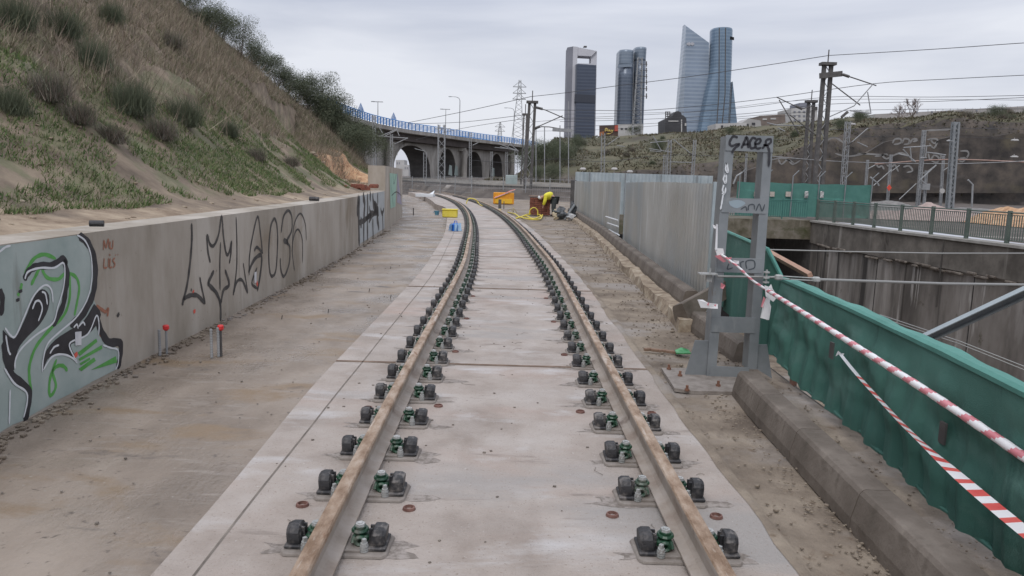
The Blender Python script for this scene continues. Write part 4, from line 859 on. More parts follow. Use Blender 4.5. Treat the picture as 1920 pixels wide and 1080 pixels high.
# ---------------- left embankment ----------------
WD = np.array(cr_spline([(x, y) for x, y, z in wb], 5))
yl = np.concatenate([[-6, -3, 0, 2], WD[WD[:, 1] > 3.5][:, 1], np.arange(42, 75, 1.2)])
def wall_line(y):
    y = np.asarray(y, float); x = np.where(y < wb[0][1], wb[0][0]+(y-wb[0][1])*-.02, np.interp(y, wb[:, 1], wb[:, 0])); return np.where(y > wb[-1][1], wb[-1][0]-(y-wb[-1][1])*.16, x)
def hill_h(u, y):   # u: metres behind the wall back
    u = np.asarray(u, float); y = np.asarray(y, float)
    st = .15+.75*fbm(y*.5, y*0+1)
    s = np.maximum(u-st, 0); crest = 11.3+1.0*(fbm(y*.15, y*0+5)-.5)
    z = 1.26+.10*smooth(u/st)+.82*np.minimum(s, crest)-.25*np.minimum(s, crest)*np.exp(-s/2.)*.4-.10*np.maximum(s-crest, 0)*.5
    z = z+smooth(s/2.5)*((fbm(u*.45, y*.45)-.5)*.9+(fbm(u*1.6, y*1.6, 4, 1)-.5)*.42)+smooth(s/.4)*(fbm(u*3, y*3, 2, 2)-.5)*.12
    e = smooth((61-y-.25*u)/13); z = np.where(y > 30, 1.2+(z-1.2)*e-.9*(1-e)*smooth((y-42)/6), z)
    cut = smooth((y-25)/3)*(1-smooth((y-39)/3)); zc = 1.28+1.35*smooth((u-2.4)/.45)+.12*fbm(u*2, y*2)
    z = np.where((cut > 0) & (u < 5.5), z*(1-cut)+np.minimum(z, zc)*cut, z); return np.where(u < -.05, 1.21, z)
def hill_pt(u, y): return wall_line(y)-TH-u
us = np.concatenate([[-.16, 0, .12], np.arange(.3, 6, .22), np.arange(6, 13.5, .5), np.arange(14, 40, 3.)])
yh = np.concatenate([np.arange(-6, 2, 1.), np.arange(2, 30, .3), np.arange(30, 60, .6), np.arange(60, 75, 2.)])
Uu, Yh = np.meshgrid(us, yh); Xh = hill_pt(Uu, Yh); Zh = hill_h(Uu, Yh)
def ex_hill(m, b, tc, colout):
    t = m.node_tree; n = t.nodes; l = t.links; ge = n.new('ShaderNodeNewGeometry'); p = n.new('ShaderNodeSeparateXYZ'); l.new(ge.outputs['Position'], p.inputs[0])
    z = n.new('ShaderNodeTexNoise'); z.inputs['Scale'].default_value = .9; z.inputs['Detail'].default_value = 7; l.new(tc.outputs['Object'], z.inputs[0])
    a = n.new('ShaderNodeMath'); a.operation = 'MULTIPLY_ADD'; a.inputs[1].default_value = 2.2; l.new(z.outputs[0], a.inputs[0]); l.new(p.outputs[2], a.inputs[2])
    r = n.new('ShaderNodeMapRange'); r.inputs['From Min'].default_value = 2.28; r.inputs['From Max'].default_value = 2.5; l.new(a.outputs[0], r.inputs[0])
    mx = n.new('ShaderNodeMix'); mx.data_type = 'RGBA'; l.new(r.outputs[0], mx.inputs[0]); z5 = n.new('ShaderNodeTexNoise'); z5.inputs['Scale'].default_value = 2.2; z5.inputs['Detail'].default_value = 9; z5.inputs['Roughness'].default_value = .7; l.new(tc.outputs['Object'], z5.inputs[0]); c5 = n.new('ShaderNodeValToRGB'); e = c5.color_ramp.elements; e[0].position = .38; e[0].color = (.17, .12, .08, 1); e[1].position = .62; e[1].color = (.36, .285, .205, 1); l.new(z5.outputs[0], c5.inputs[0]); l.new(c5.outputs[0], mx.inputs[6]); l.new(colout, mx.inputs[7]); z6 = n.new('ShaderNodeTexNoise'); z6.inputs['Scale'].default_value = 1.3; z6.inputs['Detail'].default_value = 9; z6.inputs['Roughness'].default_value = .68; l.new(tc.outputs['Object'], z6.inputs[0])
    r6 = n.new('ShaderNodeMapRange'); r6.inputs['From Min'].default_value = .46; r6.inputs['From Max'].default_value = .54; l.new(z6.outputs[0], r6.inputs[0]); r7 = n.new('ShaderNodeMapRange'); r7.inputs['From Min'].default_value = 1.36; r7.inputs['From Max'].default_value = 1.5; l.new(p.outputs[2], r7.inputs[0])
    r8 = n.new('ShaderNodeMapRange'); r8.inputs['From Min'].default_value = 5.5; r8.inputs['From Max'].default_value = 3.6; l.new(p.outputs[2], r8.inputs[0]); q1 = n.new('ShaderNodeMath'); q1.operation = 'MULTIPLY'; l.new(r7.outputs[0], q1.inputs[0]); l.new(r8.outputs[0], q1.inputs[1])
    q2 = n.new('ShaderNodeMath'); q2.operation = 'MULTIPLY'; l.new(q1.outputs[0], q2.inputs[0]); q3 = n.new('ShaderNodeMath'); q3.operation = 'MULTIPLY'; q3.inputs[1].default_value = .5; l.new(r6.outputs[0], q3.inputs[0]); l.new(q3.outputs[0], q2.inputs[1]); m6 = n.new('ShaderNodeMix'); m6.data_type = 'RGBA'; l.new(q2.outputs[0], m6.inputs[0]); l.new(mx.outputs[2], m6.inputs[6]); m6.inputs[7].default_value = (.10, .125, .052, 1)
    l.new(m6.outputs[2], b.inputs['Base Color'])
M_hill = mat('bank_soil', [(.11, .082, .06), (.18, .138, .10), (.26, .205, .145)], 1.7, .95, .8, 9, stretch=(1, 1, 1), extra=ex_hill)
M_hill2 = M_orange
o = gridmesh('embankment', Xh, Yh, Zh, [M_hill, M_hill2]); struct(o)
mi = np.zeros(len(o.data.polygons), np.int32); cut_faces = 0
for pf in o.data.polygons:
    c = pf.center; u_ = float(wall_line(c[1]))-TH-c[0]
    if 25.5 < c[1] < 41 and .5 < u_ < 3.6: mi[pf.index] = 1
    elif 2 < u_ < 3.6 and fbm(c[1]*.8, u_*1.2, 2, 2) > .62 and 5 < c[1] < 24: mi[pf.index] = 0
o.data.polygons.foreach_set('material_index', mi)
def hill_hit(px, py):
    d = ray(px, py); d = d/d[1]; ya = np.arange(4, 75, .06); Q = cC[None]+d[None]*ya[:, None]; ua = wall_line(ya)-TH-Q[:, 0]; k = np.nonzero((ua > 0) & (Q[:, 2] < hill_h(ua, ya)))[0]
    return (Q[k[0]], float(ua[k[0]]), float(ya[k[0]])) if len(k) else None
# blades
def blades(n, name, mats, usamp, ymin, ymax, h, w, lean, accept, label, cat, zoff=0.):
    y = ymin+(ymax-ymin)*rng.random(n)**1.35; u = usamp(n); k = accept(u, y); u, y = u[k], y[k]; n = len(u)
    x = hill_pt(u, y); z = hill_h(u, y)+zoff; base = np.stack([x, y, z], 1); sc = np.clip(.75+y/45, .75, 1.7)
    hh = h*(.45+.9*rng.random(n))*sc**.5; a = rng.random(n)*2*math.pi; ww = w*(.6+.8*rng.random(n))*sc*1.1
    dv = np.stack([np.cos(a), np.sin(a), np.zeros(n)], 1)*ww[:, None]; b = rng.random(n)*2*math.pi; ln = lean*rng.random(n)
    tip = base+np.stack([np.cos(b)*ln*hh+hh*.22, np.sin(b)*ln*hh, hh*np.sqrt(np.maximum(1-ln**2*.6, .2))], 1)
    co_ = np.stack([base-dv, base+dv, tip], 1).reshape(-1, 3); mi = rng.integers(0, len(mats), n)
    o = fastmesh(name, co_, 3, mats, mi); tag(o, label, cat, kind='stuff'); return o
M_dry = [mat('dry_grass_a', [(.22, .17, .13), (.29, .235, .18)], 1.2, .9), mat('dry_grass_b', [(.18, .145, .115), (.24, .195, .155)], 1.2, .9), mat('dry_grass_c', [(.29, .235, .17), (.35, .30, .225)], 1.2, .9), mat('dry_grass_d', [(.115, .115, .065), (.155, .15, .085)], 1.2, .9)]
M_gr = [mat('fresh_grass_a', [(.095, .14, .045), (.13, .18, .06)], 1.5, .85), mat('fresh_grass_b', [(.06, .105, .032), (.09, .14, .045)], 1.5, .85), mat('fresh_grass_c', [(.17, .18, .09), (.22, .205, .12)], 1.5, .85)]
M_ol = [mat('olive_scrub_a', [(.12, .13, .075), (.155, .16, .095)], 1.2, .9), mat('olive_scrub_b', [(.09, .108, .06), (.115, .13, .075)], 1.2, .9), M_dry[1]]
gn = lambda u, y: fbm(u*.55+20, y*.4, 4, 1)
blades(300000, 'dry_grass', M_dry, lambda n: 1.6+12.6*rng.random(n), 2, 58, .19, .0065, .95, lambda u, y: (u+3.4*(gn(u, y)-.5) > 2.9-.02*y), 'brownish dry grass covering the upper slope of the bank', 'dry grass')
blades(300000, 'green_grass', M_gr, lambda n: .25+5.4*rng.random(n), 2, 44, .062, .0075, 1.0, lambda u, y: (fbm(u*.9+3, y*.7, 4, 2)+.30*(fbm(u*2.6, y*2.6, 3)-.3) > .42+.045*np.abs(u-1.5)) & ~((y > 25) & (y < 41) & (u < 3.2)) & (u > .2+.55*fbm(y*.9, y*0)), 'fresh green grass on the lower part of the bank', 'grass')
blades(60000, 'olive_scrub', M_ol, lambda n: 3.2+10.5*rng.random(n), 2, 58, .24, .007, .95, lambda u, y: fbm(u*.3+9, y*.22, 4, 3) > .53, 'olive green scrub patches among the dry grass on the bank', 'scrub')
# pebbles on sand strip
m = MB()
for _ in range(420):
    y = 3+rng.random()**1.3*34; u = rng.random()*3.2; r = rng.uniform(.008, .03); x = float(hill_pt(u, y)); m.box((x, y, float(hill_h(u, y))+r*.2), (r*2.2, r*2, r), rng.uniform(0, 3), b=r*.25)
for _ in range(140):
    y = rng.uniform(25, 39); u = rng.uniform(.2, 2.4); r = rng.uniform(.03, .12); m.box((float(hill_pt(u, y)), y, float(hill_h(u, y))+r*.2), (r*2.2, r*2, r), rng.uniform(0, 3), b=r*.3)
tag(m.build('pebbles', M_ledge), 'pale pebbles and clods on the sandy strip behind the wall top', 'pebbles', kind='stuff')
blades(26000, 'twiggy_stalks', M_dry[:3]+[M_dry[3]], lambda n: 2.0+11.5*rng.random(n), 2, 45, .55, .005, 1.0, lambda u, y: fbm(u*.6+1, y*.5, 4, 0) > .42, 'thin dead stalks sticking out of the grass on the bank', 'stalks')
# shrubs
def leaf_soup(n, size, fn): 
    P = fn(n); a = rng.normal(size=(n, 3)); a /= np.linalg.norm(a, axis=1)[:, None]; b = np.cross(a, rng.normal(size=(n, 3))); b /= np.linalg.norm(b, axis=1)[:, None]
    s = size*(.6+.8*rng.random(n))[:, None]; return np.stack([P-a*s, P+a*s*.2+b*s*.45, P+a*s], 1).reshape(-1, 3)
M_sh = [mat('shrub_dark', [(.06, .078, .048), (.085, .10, .063)], 3, .9), mat('shrub_mid', [(.085, .102, .062), (.115, .13, .082)], 3, .9), mat('shrub_light', [(.085, .10, .06), (.12, .13, .08)], 3, .9)]
M_twig = [mat('twig_brown', [(.07, .052, .04), (.12, .095, .075)], 3, .9), mat('twig_grey', [(.13, .115, .10), (.18, .16, .14)], 3, .9)]
def broom(name, n, mats, R=.7, Hh=1.1, w=.006):
    base = rng.normal(size=(n, 3))*[R*.33, R*.33, .03]; base[:, 2] = np.abs(base[:, 2])+Hh*.25*rng.random(n)**2; a = rng.random(n)*2*math.pi; ln = .15+.75*rng.random(n)**.8
    hh = Hh*(.45+.6*rng.random(n)); clump = (rng.random((9, 2))-.5)*1.6; ci = rng.integers(0, 9, n)
    tip = base+np.stack([np.cos(a)*ln*R*.6+clump[ci, 0]*R*.7, np.sin(a)*ln*R*.6+clump[ci, 1]*R*.7, hh*(1-.4*ln**2)], 1)
    d = np.stack([-np.sin(a), np.cos(a), 0*a], 1)*w; mid = (base+tip)/2+np.array([0, 0, .06]); co_ = np.stack([base-d, base+d, tip], 1).reshape(-1, 3)
    return fastmesh(name, co_, 3, mats, rng.integers(0, len(mats), n))
def bush(name, n, mats, R=1., Hh=1.4, s=.06):
    nc = 16; cc = np.stack([rng.normal(size=nc)*R*.42, rng.normal(size=nc)*R*.42, Hh*(.35+.55*rng.random(nc))], 1); cr_ = R*(.28+.22*rng.random(nc))
    def fn(n): 
        i = rng.integers(0, nc, n); v = rng.normal(size=(n, 3)); v /= np.linalg.norm(v, axis=1)[:, None]; return cc[i]+v*(cr_[i]*(.35+.95*rng.random(n)**.7))[:, None]
    return fastmesh(name, leaf_soup(n, s, fn), 3, mats, rng.integers(0, len(mats), n))
def stems(name, R, Hh, n=9, mt=None):
    m = MB()
    for _ in range(n):
        a = rng.uniform(0, 6.28); e = rng.uniform(.3, 1)*R; m.tube([(0, 0, -.1), (e*.4*math.cos(a), e*.4*math.sin(a), Hh*.4), (e*math.cos(a), e*math.sin(a), Hh*rng.uniform(.6, .95))], [.03*R, .018*R, .006], 5)
    return m.build(name, mt or M_twig[0])
def proto_plant(nm, fol, st):
    t = thing(nm, 'x', 'shrub'); fol.parent = t; st.parent = t; reg(t); return t
pr = {'broom': proto_plant('broom_shrub', broom('foliage', 1500, M_sh[:2]+[M_sh[1], M_sh[2]]), stems('stems', .5, .7)),
      'dry': proto_plant('dry_shrub', broom('foliage', 1200, M_twig+[M_dry[1], M_sh[1]], .8, .95), stems('stems', .6, .6)),
      'bush': proto_plant('evergreen_bush', bush('foliage', 9000, M_sh, 1.1, 1.5, .04), stems('stems', .6, 1.1)),
      'pine': proto_plant('small_tree', bush('foliage', 7500, M_sh, 1.05, 2.4, .042), stems('trunk', .7, 2.1, 6))}
used = {k: False for k in pr}; KEEP = []
def plant(kind, p, s, label, group=None, cat='shrub', rz=None):
    o = pr[kind] if not used[kind] else copy_tree(pr[kind]); used[kind] = True
    o.location = tuple(float(q) for q in p); o.scale = (s*random.uniform(.9, 1.15), s*random.uniform(.9, 1.15), s*random.uniform(.9, 1.1)); o.rotation_euler = (0, 0, rz if rz is not None else random.uniform(0, 6.28)); tag(o, label, cat, group); return o
SL = [('broom', 250, 215, 1.25, 'large dark green broom shrub in the middle of the bank slope'), ('broom', 345, 235, 1.15, 'spreading dark broom shrub right of the largest one on the slope'), ('dry', 300, 262, 1.1, 'tangled brown dry shrub below the two broom shrubs'),
      ('broom', 175, 130, 1.15, 'tall green broom shrub higher up the slope'), ('dry', 90, 190, 1.2, 'greyish dry shrub at the left edge of the slope'), ('broom', 20, 215, .9, 'dark twiggy shrub at the far left edge of the picture'), ('dry', 205, 265, .9, 'pale dry shrub left of the tangled brown one'),
      ('broom', 120, 70, 1.1, 'olive broom shrub near the top left corner'), ('broom', 30, 60, 1.2, 'dark green broom shrub in the top left corner'), ('dry', 320, 90, 1.2, 'dusky brown dry shrub near the crest'), ('broom', 430, 255, .8, 'small green shrub low on the slope above the fresh grass'),
      ('dry', 480, 300, .75, 'low dry shrub close to the grass edge, middle of the bank'), ('dry', 150, 230, .9, 'dry bramble tangle under the left shrubs'), ('broom', 210, 45, 1.0, 'faded green shrub near the top edge of the picture'), ('dry', 545, 310, .7, 'low grey dry shrub before the orange soil cut')]
for k, x, y, s, lb in SL:
    h = hill_hit(x, y)
    if h: q, u, yy_ = h; s2 = s*(.24+.20*min(yy_/12, 1.3)); plant(k, (q[0], q[1], float(hill_h(u, yy_))-.05), s2, lb, 'shrubs on the bank slope')
CRB = [('bush', 352, 12), ('dry', 372, 30), ('bush', 395, 62), ('bush', 415, 78), ('pine', 452, 90), ('bush', 474, 105), ('bush', 492, 128), ('pine', 520, 130), ('bush', 538, 158), ('bush', 556, 170), ('pine', 578, 165), ('pine', 602, 170), ('bush', 592, 190), ('bush', 616, 205), ('pine', 634, 210), ('bush', 650, 232), ('bush', 664, 250), ('bush', 680, 262), ('bush', 628, 230)]
od = ['highest', 'second', 'third', 'fourth', 'fifth', 'sixth', 'seventh', 'eighth', 'ninth', 'tenth', 'eleventh', 'twelfth', 'thirteenth', 'fourteenth', 'fifteenth', 'sixteenth', 'seventeenth', 'lowest', 'inner']
for i, (k, x, y) in enumerate(CRB):
    h = None; yy0 = y
    while h is None and yy0 < 330: h = hill_hit(x, yy0); yy0 += 2
    if h:
        q, u, yy_ = h; s = {'bush': .055, 'pine': .042, 'dry': .055}[k]*math.hypot(q[1], q[0])*.62; s = max(.4, min(1.2, s))*(.8 if x < 600 else 1.0)
        plant(k, (q[0], q[1], float(hill_h(u, yy_))-.1), s, f'{od[i]} {"slender tree" if k == "pine" else "dark evergreen bush" if k == "bush" else "dry bush"} down the crest line of the bank against the sky', 'bushes on the crest', 'tree' if k == 'pine' else 'shrub')
# bits on the wall top
p = G(181, 414, 1.38); m = MB(); d_ = V(.045, .015, 0); p = p-V(0, 0, .02); m.tube([p-d_, p+d_], .024, 10); tag(m.build('pipe_stub', M_black), 'short black pipe stub lying on the sand behind the wall top', 'pipe')
p = G(589, 373, 1.30); m = MB(); m.tube([p-V(.09, 0, 0), p+V(.09, 0, 0)], .04, 8); tag(m.build('pipe_stub', M_black), 'small dark pipe end on the wall top near the orange soil', 'pipe')
m = MB(); q0 = G(690, 357, 1.3)
for i in range(16): m.box((q0[0]+rng.uniform(-.7, .15), q0[1]+rng.uniform(-1.5, 1.5), 1.33+rng.uniform(0, .12)), (.28, .14, .1), rng.uniform(-.6, .6), b=.01)
tag(m.build('brick_rubble', M_brick), 'broken reddish bricks heaped on the wall top beside the taller end wall', 'bricks')
# ---------------- viaduct ----------------
M_conc = mat('viaduct_concrete', [(.22, .205, .185), (.32, .30, .275), (.42, .395, .36)], .5, .9, .2, 4, stretch=(1, 1, .4), stains=[((.12, .105, .09), .4, .55, .75, (1, 1, .2))])
M_concd = mat('shaded_arch_concrete', [(.075, .07, .067), (.12, .112, .105)], .5, .95, .2, 4)
M_girder = mat('brown_girder', [(.05, .04, .036), (.085, .068, .06)], .6, .8)
M_bluer = mat('blue_railing_paint', [(.03, .20, .52), (.06, .28, .64)], 2, .5)
fp = [(600, 198), (640, 211), (702, 230), (765, 242.5), (827, 251), (890, 260), (952, 267.5), (985, 272), (1010, 276)]
ZD = 11.3; path = cr_spline([G(a, b, ZD) for a, b in fp], 8); path = resample(path, .5)
print('bridge', np.round(path[0], 1), np.round(path[-1], 1), len(path))
def nrm(P, i): t = P[min(i+2, len(P)-1)]-P[max(i-2, 0)]; t = t/np.linalg.norm(t); return V(-t[1], t[0], 0)
vd = thing('viaduct', 'long road viaduct with a blue railing and concrete arches beyond the rail yard', 'bridge', path[len(path)//2]*V(1, 1, 0))
def sweep(P, sec, name, mt, step=2):
    m = MB(); rings = []
    for i in range(0, len(P), step): n = nrm(P, i); rings.append([tuple(P[i]+n*a+V(0, 0, b)) for a, b in sec])
    m.loft(rings); return m.build(name, mt, vd)
sweep(path, [(0, 0), (0, -.75), (.5, -.85), (11.5, -.85), (12, -.75), (12, 0)], 'deck', M_conc)
sweep(path, [(.9, -.853), (.9, -2.3), (1.6, -2.4), (10.4, -2.4), (11, -2.3), (11, -.853)], 'girder', M_girder)
for side, off in (('front', .15), ('rear', 11.8)):
    R_ = thing('x', None, None); bpy.data.objects.remove(R_)
    m = MB()
    for hh, r in ((1.35, .09), (1.05, .06), (.8, .06), (.55, .06), (.3, .06)): m.tube([P_+nrm(path, i)*off+V(0, 0, hh) for i, P_ in list(enumerate(path))[::4]], r, 4)
    for i in range(0, len(path), 3): q = path[i]+nrm(path, i)*off; m.box((q[0], q[1], q[2]+.68), (.18, .18, 1.36))
    m.build('railing', M_bluer, vd)
pxs = [PXX(p) for p in path]
def sx(px): return int(np.argmin([abs(a-px) for a in pxs]))
arches = [(755, 824), (836, 872), (887, 921), (932, 958)]
z0g = 1.6; tops = ZD-2.42; low = np.full(len(path), z0g-1.5)
for a, b in arches:
    i0, i1 = sx(a), sx(b)
    for i in range(i0, i1+1): u = (i-i0)/(i1-i0)*2-1; low[i] = z0g+.2+(tops-.75-z0g)*math.sqrt(max(0, 1-abs(u)**2.3))
iA, iB = sx(700), sx(972); OFF = 2.2; DEP = 5.2
m = MB()
for i in range(iA, iB):
    a, b = path[i], path[i+1]; na, nb = nrm(path, i), nrm(path, i+1)
    def Q(p, n, o, z): return (p[0]+n[0]*o, p[1]+n[1]*o, z)
    m.add([Q(a, na, OFF, low[i]), Q(b, nb, OFF, low[i+1]), Q(b, nb, OFF, tops), Q(a, na, OFF, tops)], [(0, 1, 2, 3)], 0)
    m.add([Q(a, na, OFF+DEP, low[i]), Q(b, nb, OFF+DEP, low[i+1]), Q(b, nb, OFF+DEP, tops), Q(a, na, OFF+DEP, tops)], [(0, 1, 2, 3)], 0)
    m.add([Q(a, na, OFF, low[i]), Q(b, nb, OFF, low[i+1]), Q(b, nb, OFF+DEP, low[i+1]), Q(a, na, OFF+DEP, low[i])], [(0, 1, 2, 3)], 1)  # vault underside in darker concrete, the barrel's shade put into the colour
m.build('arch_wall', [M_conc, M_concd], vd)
for a, b in arches:   # pale arch ring standing proud
    i0, i1 = sx(a), sx(b); m = MB(); rings = []
    for i in range(i0+1, i1): n = nrm(path, i); p = path[i]; rings.append([(p[0]+n[0]*(OFF-.12), p[1]+n[1]*(OFF-.12), low[i]+.01), (p[0]+n[0]*(OFF-.12), p[1]+n[1]*(OFF-.12), min(low[i]+.62, tops-.05)), (p[0]+n[0]*(OFF-.005), p[1]+n[1]*(OFF-.005), min(low[i]+.62, tops-.05)), (p[0]+n[0]*(OFF-.005), p[1]+n[1]*(OFF-.005), low[i]+.01)])
    m.loft(rings); m.build('arch_ring', M_conc, vd)
for px in (690, 741, 880, 968):
    i = sx(px); n = nrm(path, i); p = path[i]+n*1.1; m = MB(); m.cyl((p[0], p[1], -1), .85 if px < 800 else .7, ZD-2.9+1, 14); m.box((p[0]+n[0]*.6, p[1]+n[1]*.6, ZD-2.75), (1.9, 1.9, .7)); m.build('column', M_conc, vd)
for px, y0_, y1_, w in ((862, 300, 322, 1), (872, 298, 315, 1), (940, 300, 325, 1)):
    m = MB(); i = sx(px); n = nrm(path, i); p = path[i]+n*(OFF-.04); m.prism([(p[0]+dx, p[1]+dx*2, z) for dx, z in ((-.4, 2.5), (.4, 2.3), (.3, 4.6), (-.2, 4.8))], (0, -.02, 0)); m.build('graffiti', M_pgrey, vd)
def lamp(px, py, idx, arm, label):
    i = sx(px); p = path[i]+nrm(path, i)*.5; top = DY(px, py, p[1]); t = thing('street_lamp', label, 'street lamp', p, 'lamps on the viaduct'); m = MB()
    if arm: m.tube([p, V(p[0], p[1], top[2]-.8), V(p[0]-.25, p[1], top[2]-.25), V(p[0]-.9, p[1], top[2]), V(p[0]-2.1, p[1], top[2]+.05)], [.11, .09, .08, .07, .05], 6)
    else: m.tube([p, V(p[0], p[1], top[2])], [.10, .06], 6); m.box((p[0], p[1], top[2]), (1.9, .2, .12))
    m.build('pole', M_mast, t); m = MB(); m.box(((p[0]-2.3) if arm else p[0]-.9, p[1], top[2]+.02), (.7, .3, .14), b=.03); m.build('lamp_head', M_steel, t)
lamp(864, 182, 0, True, 'tall curved-arm street lamp on the viaduct'); lamp(713, 191, 1, False, 'T-shaped street lamp on the left part of the viaduct'); lamp(838, 205, 2, False, 'T-shaped street lamp left of the curved lamp'); lamp(966, 203, 3, True, 'far curved street lamp close to the pylon')
for px, lb in ((683, 'left'), (744, 'right')):
    i = sx(px); p = path[i]+nrm(path, i)*.6; t = thing('road_sign', f'{lb} of two small triangular blue and white road signs on the viaduct', 'sign', p, 'signs on the viaduct'); m = MB(); m.tube([p, p+V(0, 0, 1.4)], .04, 5); m.build('pole', M_mast, t)
    m = MB(); m.prism([p+V(-.6, 0, 1.4), p+V(.6, 0, 1.4), p+V(.45, 0, 1.9), p+V(0, 0, 2.9), p+V(-.45, 0, 1.9)], (0, .06, 0)); m.build('sign_board', mat('sign_blue_grey', [(.07, .16, .38), (.45, .5, .55)], 2.5, .5), t)
# ---------------- towers ----------------
def glass(name, c0, c1, fl=4.2, rough=.3, vs=0, metal=.25):
    def ex(m, b, tc, colout):
        t = m.node_tree; n = t.nodes; l = t.links; g = n.new('ShaderNodeNewGeometry'); s = n.new('ShaderNodeSeparateXYZ'); l.new(g.outputs['Position'], s.inputs[0])
        a = n.new('ShaderNodeMath'); a.operation = 'MULTIPLY'; a.inputs[1].default_value = 2*math.pi/fl; l.new(s.outputs[2], a.inputs[0]); q = n.new('ShaderNodeMath'); q.operation = 'SINE'; l.new(a.outputs[0], q.inputs[0])
        r = n.new('ShaderNodeMapRange'); r.inputs['From Min'].default_value = -.2; r.inputs['From Max'].default_value = .9; r.inputs['To Max'].default_value = .75; l.new(q.outputs[0], r.inputs[0])
        mx = n.new('ShaderNodeMix'); mx.data_type = 'RGBA'; l.new(r.outputs[0], mx.inputs[0]); l.new(colout, mx.inputs[6]); mx.inputs[7].default_value = (*c1, 1); res = mx.outputs[2]
        if vs:
            a2 = n.new('ShaderNodeMath'); a2.operation = 'MULTIPLY'; a2.inputs[1].default_value = 2*math.pi/vs; l.new(s.outputs[0], a2.inputs[0]); q2 = n.new('ShaderNodeMath'); q2.operation = 'SINE'; l.new(a2.outputs[0], q2.inputs[0])
            r2 = n.new('ShaderNodeMapRange'); r2.inputs['From Min'].default_value = .8; r2.inputs['From Max'].default_value = 1; r2.inputs['To Max'].default_value = .45; l.new(q2.outputs[0], r2.inputs[0]); m2 = n.new('ShaderNodeMix'); m2.data_type = 'RGBA'; l.new(r2.outputs[0], m2.inputs[0]); l.new(res, m2.inputs[6]); m2.inputs[7].default_value = (*c1, 1); res = m2.outputs[2]
        l.new(res, b.inputs['Base Color'])
    return mat(name, [tuple(k*.85 for k in c0), tuple(k*1.12 for k in c0)], .02, rough, metal=metal, extra=ex, detail=4)
TY = 1200.
ZT = lambda P: [(1000+x/3.857, 20+y/3.857) for x, y in P]
def T(x, y, Y=TY): a, b = 1000+x/3.857, 20+y/3.857; return DY(a, b, Y)
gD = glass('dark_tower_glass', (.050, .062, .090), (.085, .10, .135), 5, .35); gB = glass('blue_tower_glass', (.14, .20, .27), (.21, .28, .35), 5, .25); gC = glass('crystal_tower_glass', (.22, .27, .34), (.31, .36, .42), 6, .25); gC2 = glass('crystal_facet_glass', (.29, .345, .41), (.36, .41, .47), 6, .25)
gM = glass('grey_tower_glass', (.085, .105, .14), (.13, .155, .195), 5, .3, 7); gL = glass('pale_crown_glass', (.16, .195, .24), (.22, .26, .305), 5, .3)
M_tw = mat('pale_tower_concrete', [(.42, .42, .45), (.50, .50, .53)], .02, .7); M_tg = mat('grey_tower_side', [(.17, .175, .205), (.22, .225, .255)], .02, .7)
def quadbox(a, b, c, d, dep, Y=TY):  # bottom-left, bottom-right, top-right, top-left in zoom px
    m = MB(); q = [T(*p, Y) for p in (a, b, c, d)]; e = V(0, dep, 0); return m.prism(q, e)
t = thing('office_tower', 'dark glass skyscraper framed by pale concrete shafts with an opening near its top', 'skyscraper', T(340, 960)*V(1, 1, 0), 'skyline towers')
quadbox((268, 1010), (292, 1010), (322, 262), (288, 258), 34).build('shaft', M_tw, t); quadbox((228, 1010), (269, 1010), (289, 258), (246, 266), 34, TY+.5).build('shaded_shaft_side', M_tg, t)  # grey side: shade of the turned-away face put into the colour
quadbox((424, 960), (447, 960), (460, 292), (416, 320), 30, TY+4).build('shaft', M_tw, t)
quadbox((318, 324), (420, 330), (458, 291), (290, 258), 26, TY+1).build('top_beam', M_tw, t)
quadbox((322, 400), (417, 400), (417, 383), (322, 380), 26, TY+1).build('cross_beam', M_tw, t)
quadbox((300, 1000), (437, 1000), (455, 394), (318, 384), 30, TY-14).build('glass_body', gD, t); quadbox((292, 1000), (312, 1000), (330, 392), (308, 386), 26, TY-10).build('stair_glass', mat('grey_blue_glass', [(.10, .115, .15), (.14, .155, .19)], .05, .4), t)
quadbox((300, 660), (446, 668), (447, 610), (303, 602), 30, TY-15).build('plant_floor', mat('black_glass', [(.03, .035, .05)], rough=.4), t)
quadbox((362, 262), (388, 262), (386, 254), (366, 254), 8).build('rooftop_crane', M_steeld, t)
t = thing('office_tower', 'grey curved glass skyscraper split by a slot, behind the telecom mast', 'skyscraper', T(700, 900)*V(1, 1, 0), 'skyline towers')
def curved(xl0, xl1, xr0, xr1, yt, ybm, bul, mt, nm, Yb=TY, sl=0, split=None):
    rings = []
    for k in range(7):
        f = k/6; y = ybm+(yt-ybm)*f; l, r = xl0+(xl1-xl0)*f, xr0+(xr1-xr0)*f; a = T(l, y, Yb); b = T(r, y, Yb); c = (a+b)/2; w = (b[0]-a[0])/2; R = []
        for j in range(13):
            th_ = math.pi*j/12; top_s = sl*(math.cos(th_))*f if k == 6 else 0; R.append((c[0]-w*math.cos(th_), c[1]-bul*math.sin(th_), c[2]+top_s))
        R += [(c[0]+w, c[1]+30, c[2]), (c[0]-w, c[1]+30, c[2])]; rings.append(R)
    m = MB(); m.loft(rings); return m.build(nm, mt, t, True)
curved(595, 615, 712, 722, 400, 960, 12, gM, 'left_wing'); curved(615, 620, 722, 724, 290, 400, 12, gL, 'left_crown'); curved(716, 728, 790, 812, 370, 960, 14, gM, 'right_wing', TY+8); curved(728, 731, 812, 818, 272, 370, 14, gL, 'right_crown', TY+8)
quadbox((610, 412), (716, 404), (716, 382), (614, 388), 2, TY-13).build('sign_band', gL, t)
t = thing('office_tower', 'pale faceted glass skyscraper with a steeply slanted pointed top', 'skyscraper', T(1180, 900)*V(1, 1, 0), 'skyline towers')
